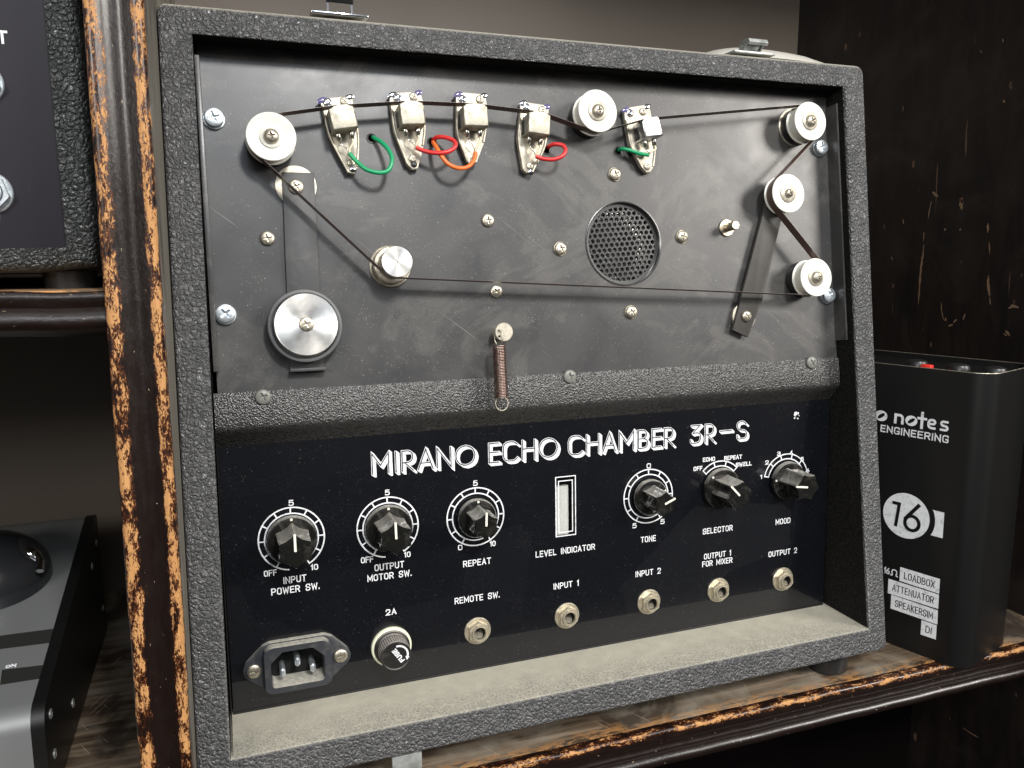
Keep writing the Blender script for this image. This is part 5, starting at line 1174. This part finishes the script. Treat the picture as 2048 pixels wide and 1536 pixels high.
MT = MBX @ Matrix(((1, 0, 0, 0), (0, 0, -1, 0), (0, 1, 0, -ZS), (0, 0, 0, 1)))     # print plane: local x = along face, y = world height, z = outwards
def bprint(ink, m=M_INK, name='lettering'): return link(name, ink.mesh(), m, attn, MT, smooth=False)
def slanto(ink, x0, x1, y0, y1):
    cx_, cy_ = (x0 + x1) / 2, (y0 + y1) / 2
    outer = [(cx_ + (x1 - x0) / 2 * math.cos(2 * PI * k / 40), cy_ + (y1 - y0) / 2 * math.sin(2 * PI * k / 40)) for k in range(40)]
    a, b, th = (x1 - x0) * .36, (y1 - y0) * .17, R(38)
    inner = [(cx_ + a * math.cos(2 * PI * k / 40) * math.cos(th) - b * math.sin(2 * PI * k / 40) * math.sin(th), cy_ + a * math.cos(2 * PI * k / 40) * math.sin(th) + b * math.sin(2 * PI * k / 40) * math.cos(th)) for k in range(40)]
    ri = resample(inner, 40, cx_, cy_)
    for k in range(40): ink.poly([outer[k], outer[(k + 1) % 40], ri[(k + 1) % 40], ri[k]], z=.00008)
ink = Ink(.0001)
yb_ = .1430; xh = .0070
slanto(ink, -.0640, -.0555, yb_, yb_ + xh + .0004)
LW = .0018
ink.stroke([(-.0498, yb_ + LW / 2), (-.0498, yb_ + xh - LW / 2)], LW)
ink.stroke(fillet([(-.0498, yb_ + xh * .45), (-.0498, yb_ + xh - LW / 2), (-.0450, yb_ + xh - LW / 2), (-.0450, yb_ + LW / 2)], .0020), LW * .95)
slanto(ink, -.0432, -.0352, yb_, yb_ + xh)
ink.stroke([(-.0322, yb_ + .0098), (-.0322, yb_)], LW); ink.stroke([(-.0345, yb_ + xh - .0009), (-.0298, yb_ + xh - .0009)], .0016)
ink.stroke(fillet([(-.0272, yb_ + xh * .50), (-.0238, yb_ + xh * .50), (-.0238, yb_ + xh - .0008), (-.0279, yb_ + xh - .0008), (-.0279, yb_ + .0008), (-.0240, yb_ + .0008)], .0022), .0015)
ink.stroke(fillet([(-.0162, yb_ + xh - .0008), (-.0199, yb_ + xh - .0008), (-.0199, yb_ + xh * .53), (-.0159, yb_ + xh * .47), (-.0159, yb_ + .0008), (-.0198, yb_ + .0008)], .0015), .0015)
bprint(ink)
ink = Ink(.0001); ink.text('ENGINEERING', -.0596, .1381, -.0146, .1381, .0050, .00085); bprint(ink)
ink = Ink(.00006); c = (-.0379, .0807); ink.poly([(c[0] + .0157 * math.cos(2 * PI * k / 72), c[1] + .0157 * math.sin(2 * PI * k / 72)) for k in range(72)])
sh_ = [(-.0209, .0893), (-.0134, .0893), (-.0131, .0718), (-.0209, .0718)] + [(c[0] + .0193 * math.cos(R(a)), c[1] + .0193 * math.sin(R(a))) for a in (-22, -14, -6, 2, 10, 18, 24)]
ink.poly(sh_); bprint(ink, name='printed_emblem')
ink = Ink(.0002); ink.stroke([(-.0465, .0880), (-.0428, .0880), (-.0442, .0728)], .0022)
ink.stroke([(-.0335 + .0047 * math.cos(2 * PI * k / 40), .0766 + .0050 * math.sin(2 * PI * k / 40)) for k in range(40)], .0023, True)
ink.stroke([(-.0378, .0792), (-.0300, .0897)], .0024); bprint(ink, M_INKB)
for key, t in (('l1', 'LOADBOX'), ('l2', 'ATTENUATOR'), ('l3', 'SPEAKERSIM'), ('l4', 'DI')):
    q = BXT[key]; ink = Ink(.00006); ink.poly([tuple(p) for p in q][::-1]); bprint(ink, name='printed_label')
    x0 = (q[0][0] + q[3][0]) / 2; x1 = (q[1][0] + q[2][0]) / 2; ym = sum(p[1] for p in q) / 4
    ink = Ink(.00012); ink.text(t, x0 + .0030, ym, x1 - .0030, ym, .0050, .00055); bprint(ink, M_INKB)
ink = Ink(.0001); ink.text('16', -.0500, .0382, -.0459, .0382, .0046, .0008)
ink.stroke(fillet([(-.0450, .0362), (-.0440, .0362), (-.0446, .0404), (-.0408, .0404), (-.0414, .0362), (-.0404, .0362)], .0014), .0008); bprint(ink)

# ================================================================ AMPLIFIER UPPER LEFT
AY = -.008
amp = thing('amplifier_head', 'black leatherette amplifier on the upper left shelf, faceplate with two jack sockets', 'amplifier', (-.12, .05, .2455))
def frame_shell(x0, x1, y0, y1, z0, z1, t, r):
    bm = bmesh.new()
    O_ = fillet([(x0, z0), (x1, z0), (x1, z1), (x0, z1)], r, True, 6); n = len(O_)
    I_ = resample([(x0 + t, z0 + t * .72), (x1 - t, z0 + t * .72), (x1 - t, z1 - t), (x0 + t, z1 - t)], 96, (x0 + x1) / 2, (z0 + z1) / 2); O_ = resample(O_, 96, (x0 + x1) / 2, (z0 + z1) / 2); n = 96
    cx_, cz_ = (x0 + x1) / 2, (z0 + z1) / 2
    def ins(P, d): return [(p[0] - math.copysign(d, p[0] - cx_), p[1] - math.copysign(d, p[1] - cz_)) for p in P]
    rings = [[bm.verts.new((*(p[0],), y, p[1])) for p in P] for P, y in ((O_, y1), (O_, y0 + .005), (ins(O_, .0008), y0 + .0022), (ins(O_, .0028), y0 + .0005), (ins(O_, .005), y0), (ins(I_, -.0020), y0), (I_, y0 + .0012), (I_, y0 + .012))]
    for a, b in zip(rings, rings[1:]):
        for k in range(n): bm.faces.new((a[k], a[(k + 1) % n], b[(k + 1) % n], b[k]))
    bm.faces.new(rings[0])
    return finish(bm, ang=45)
link('amp_case', frame_shell(-.42, -.0208, AY, .22, .2508, .52, .0105, .006), M_LEATHER2, amp, ID)
fp = link('faceplate', box(-.409, -.0303, AY + .0035, AY + .0055, .258, .512), M_PLATE, amp, ID)
MF = Matrix(((1, 0, 0, 0), (0, 0, -1, AY + .0035), (0, 1, 0, 0), (0, 0, 0, 1)))
for x, z in ((AMPJ[0][0] - .0065, AMPJ[0][2]), (AMPJ[1][0] - .0034, AMPJ[1][2])):
    M = MF @ T((x, z, 0)); jw = link('jack_socket', JB, M_ZINC, amp, M @ Matrix.Scale(1.0, 4)); link('washer', JW, M_ZINC, jw, M); link('hex_nut', JN, M_ZINC, jw, M @ RZ(.3) @ Matrix.Scale(1.12, 4))
ink = Ink(.0001); ink.glyph('T', -.0505, .3385, .0028, .0040, .0009); link('lettering', ink.mesh(), M_INK, amp, MF, smooth=False)
for x in (-.036, -.38): link('rubber_foot', lathe([(0, .2440), (.0095, .2440), (.0105, .2512), (0, .2512)], 32), M_BLACK, amp, T((x, .012, 0)))

# ================================================================ DARK EFFECT UNIT LOWER LEFT
XP = -.0690
ped = thing('effect_unit', 'charcoal metallic wedge shaped unit with a dark domed knob, on the lower left shelf', 'effect unit', (-.15, .13, ZS))
prof = [(.2422, ZS + .001), (.2422, .070)] + arc(.2372, .0700, .005, 0, 80, 4) + [(.2310, .0750), (.0520, .0405)] + arc(.0500, .0285, .0115, 98, 178, 9) + [(.0378, .006), (.0400, ZS + .001)]
def extr(prof, x0, x1, bev=0.):
    bm = bmesh.new(); A = [bm.verts.new((x0, y, z)) for y, z in prof]; B = [bm.verts.new((x1, y, z)) for y, z in prof]; n = len(prof)
    for k in range(n): bm.faces.new((A[k], A[(k + 1) % n], B[(k + 1) % n], B[k]))
    fa = bm.faces.new(A[::-1]); fb = bm.faces.new(B)
    if bev: bmesh.ops.bevel(bm, geom=list(fa.edges) + list(fb.edges), offset=bev, segments=2, affect='EDGES')
    return finish(bm, ang=38)
link('enclosure', extr([(y, z) for y, z in prof], -.26, XP - .0062), M_PEDAL, ped, ID)
link('side_plate', extr([(y + (.0006 if y < .1 else -.0006) * -1, z + .0010) for y, z in prof], XP - .0060, XP), M_PEDALS, ped, ID)
for y, z in ((.0520, .0300), (.0520, .0080), (.1050, .0060), (.205, .050), (.2300, .058), (.2330, .0080)):
    link('screw', screw_mesh(.0026, .0007, N_=20, flat=.6), M_STEEL, ped, Matrix(((0, 0, 1, XP), (1, 0, 0, y), (0, 1, 0, z), (0, 0, 0, 1))))
sl = (.0750 - .0405) / (.2310 - .0520)
def topz(y): return .0405 + (y - .0520) * sl
MP = Matrix(((1, 0, 0, 0), (0, 1 / math.hypot(1, sl), -sl / math.hypot(1, sl), .0520), (0, sl / math.hypot(1, sl), 1 / math.hypot(1, sl), .0405), (0, 0, 0, 1)))
for poly in STRIPES:
    ink = Ink(.00008); ink.poly([tuple(p) for p in poly]); link('decal_band', ink.mesh(), M_STRIPE, ped, MP, smooth=False)
ink = Ink(.0001); ink.text('ON', *ONTXT, .0026, .0008); link('lettering', ink.mesh(), M_INK, ped, MP, smooth=False)
Mk = MP @ T((DOME[0], DOME[1], 0))
dm = [(DOME[2] * math.cos(R(a)), .004 + DOME[3] * math.sin(R(a))) for a in range(0, 91, 6)]
dome = link('domed_knob', lathe([(0, .0002), (DOME[2], .0002)] + dm[:-1] + [(0, .004 + DOME[3])], 96), mat('dark_smoked_dome', (.018, .019, .021), .2), ped, Mk)
bal = lathe([(.0060 * math.sin(R(a)), .0060 * math.cos(R(a))) for a in range(0, 181, 12)], 32)
M_SILV = M_CHROME
link('dome_eye', lathe([(0, .0010), (.0055, .0012), (.0085, .0008), (.0100, 0)], 40), M_DARKVOID, dome, Mk @ EYEM)
link('silver_lever', join([(bal, Matrix.Diagonal((1., .75, .5, 1))), (tube([(0, 0, .001), (.004, -.006, .0035), (.007, -.012, .002)], .0022, 10), ID)]), M_SILV, dome, Mk @ EYEM @ T((.002, -.004, .0008)))
bpy.context.view_layer.update()
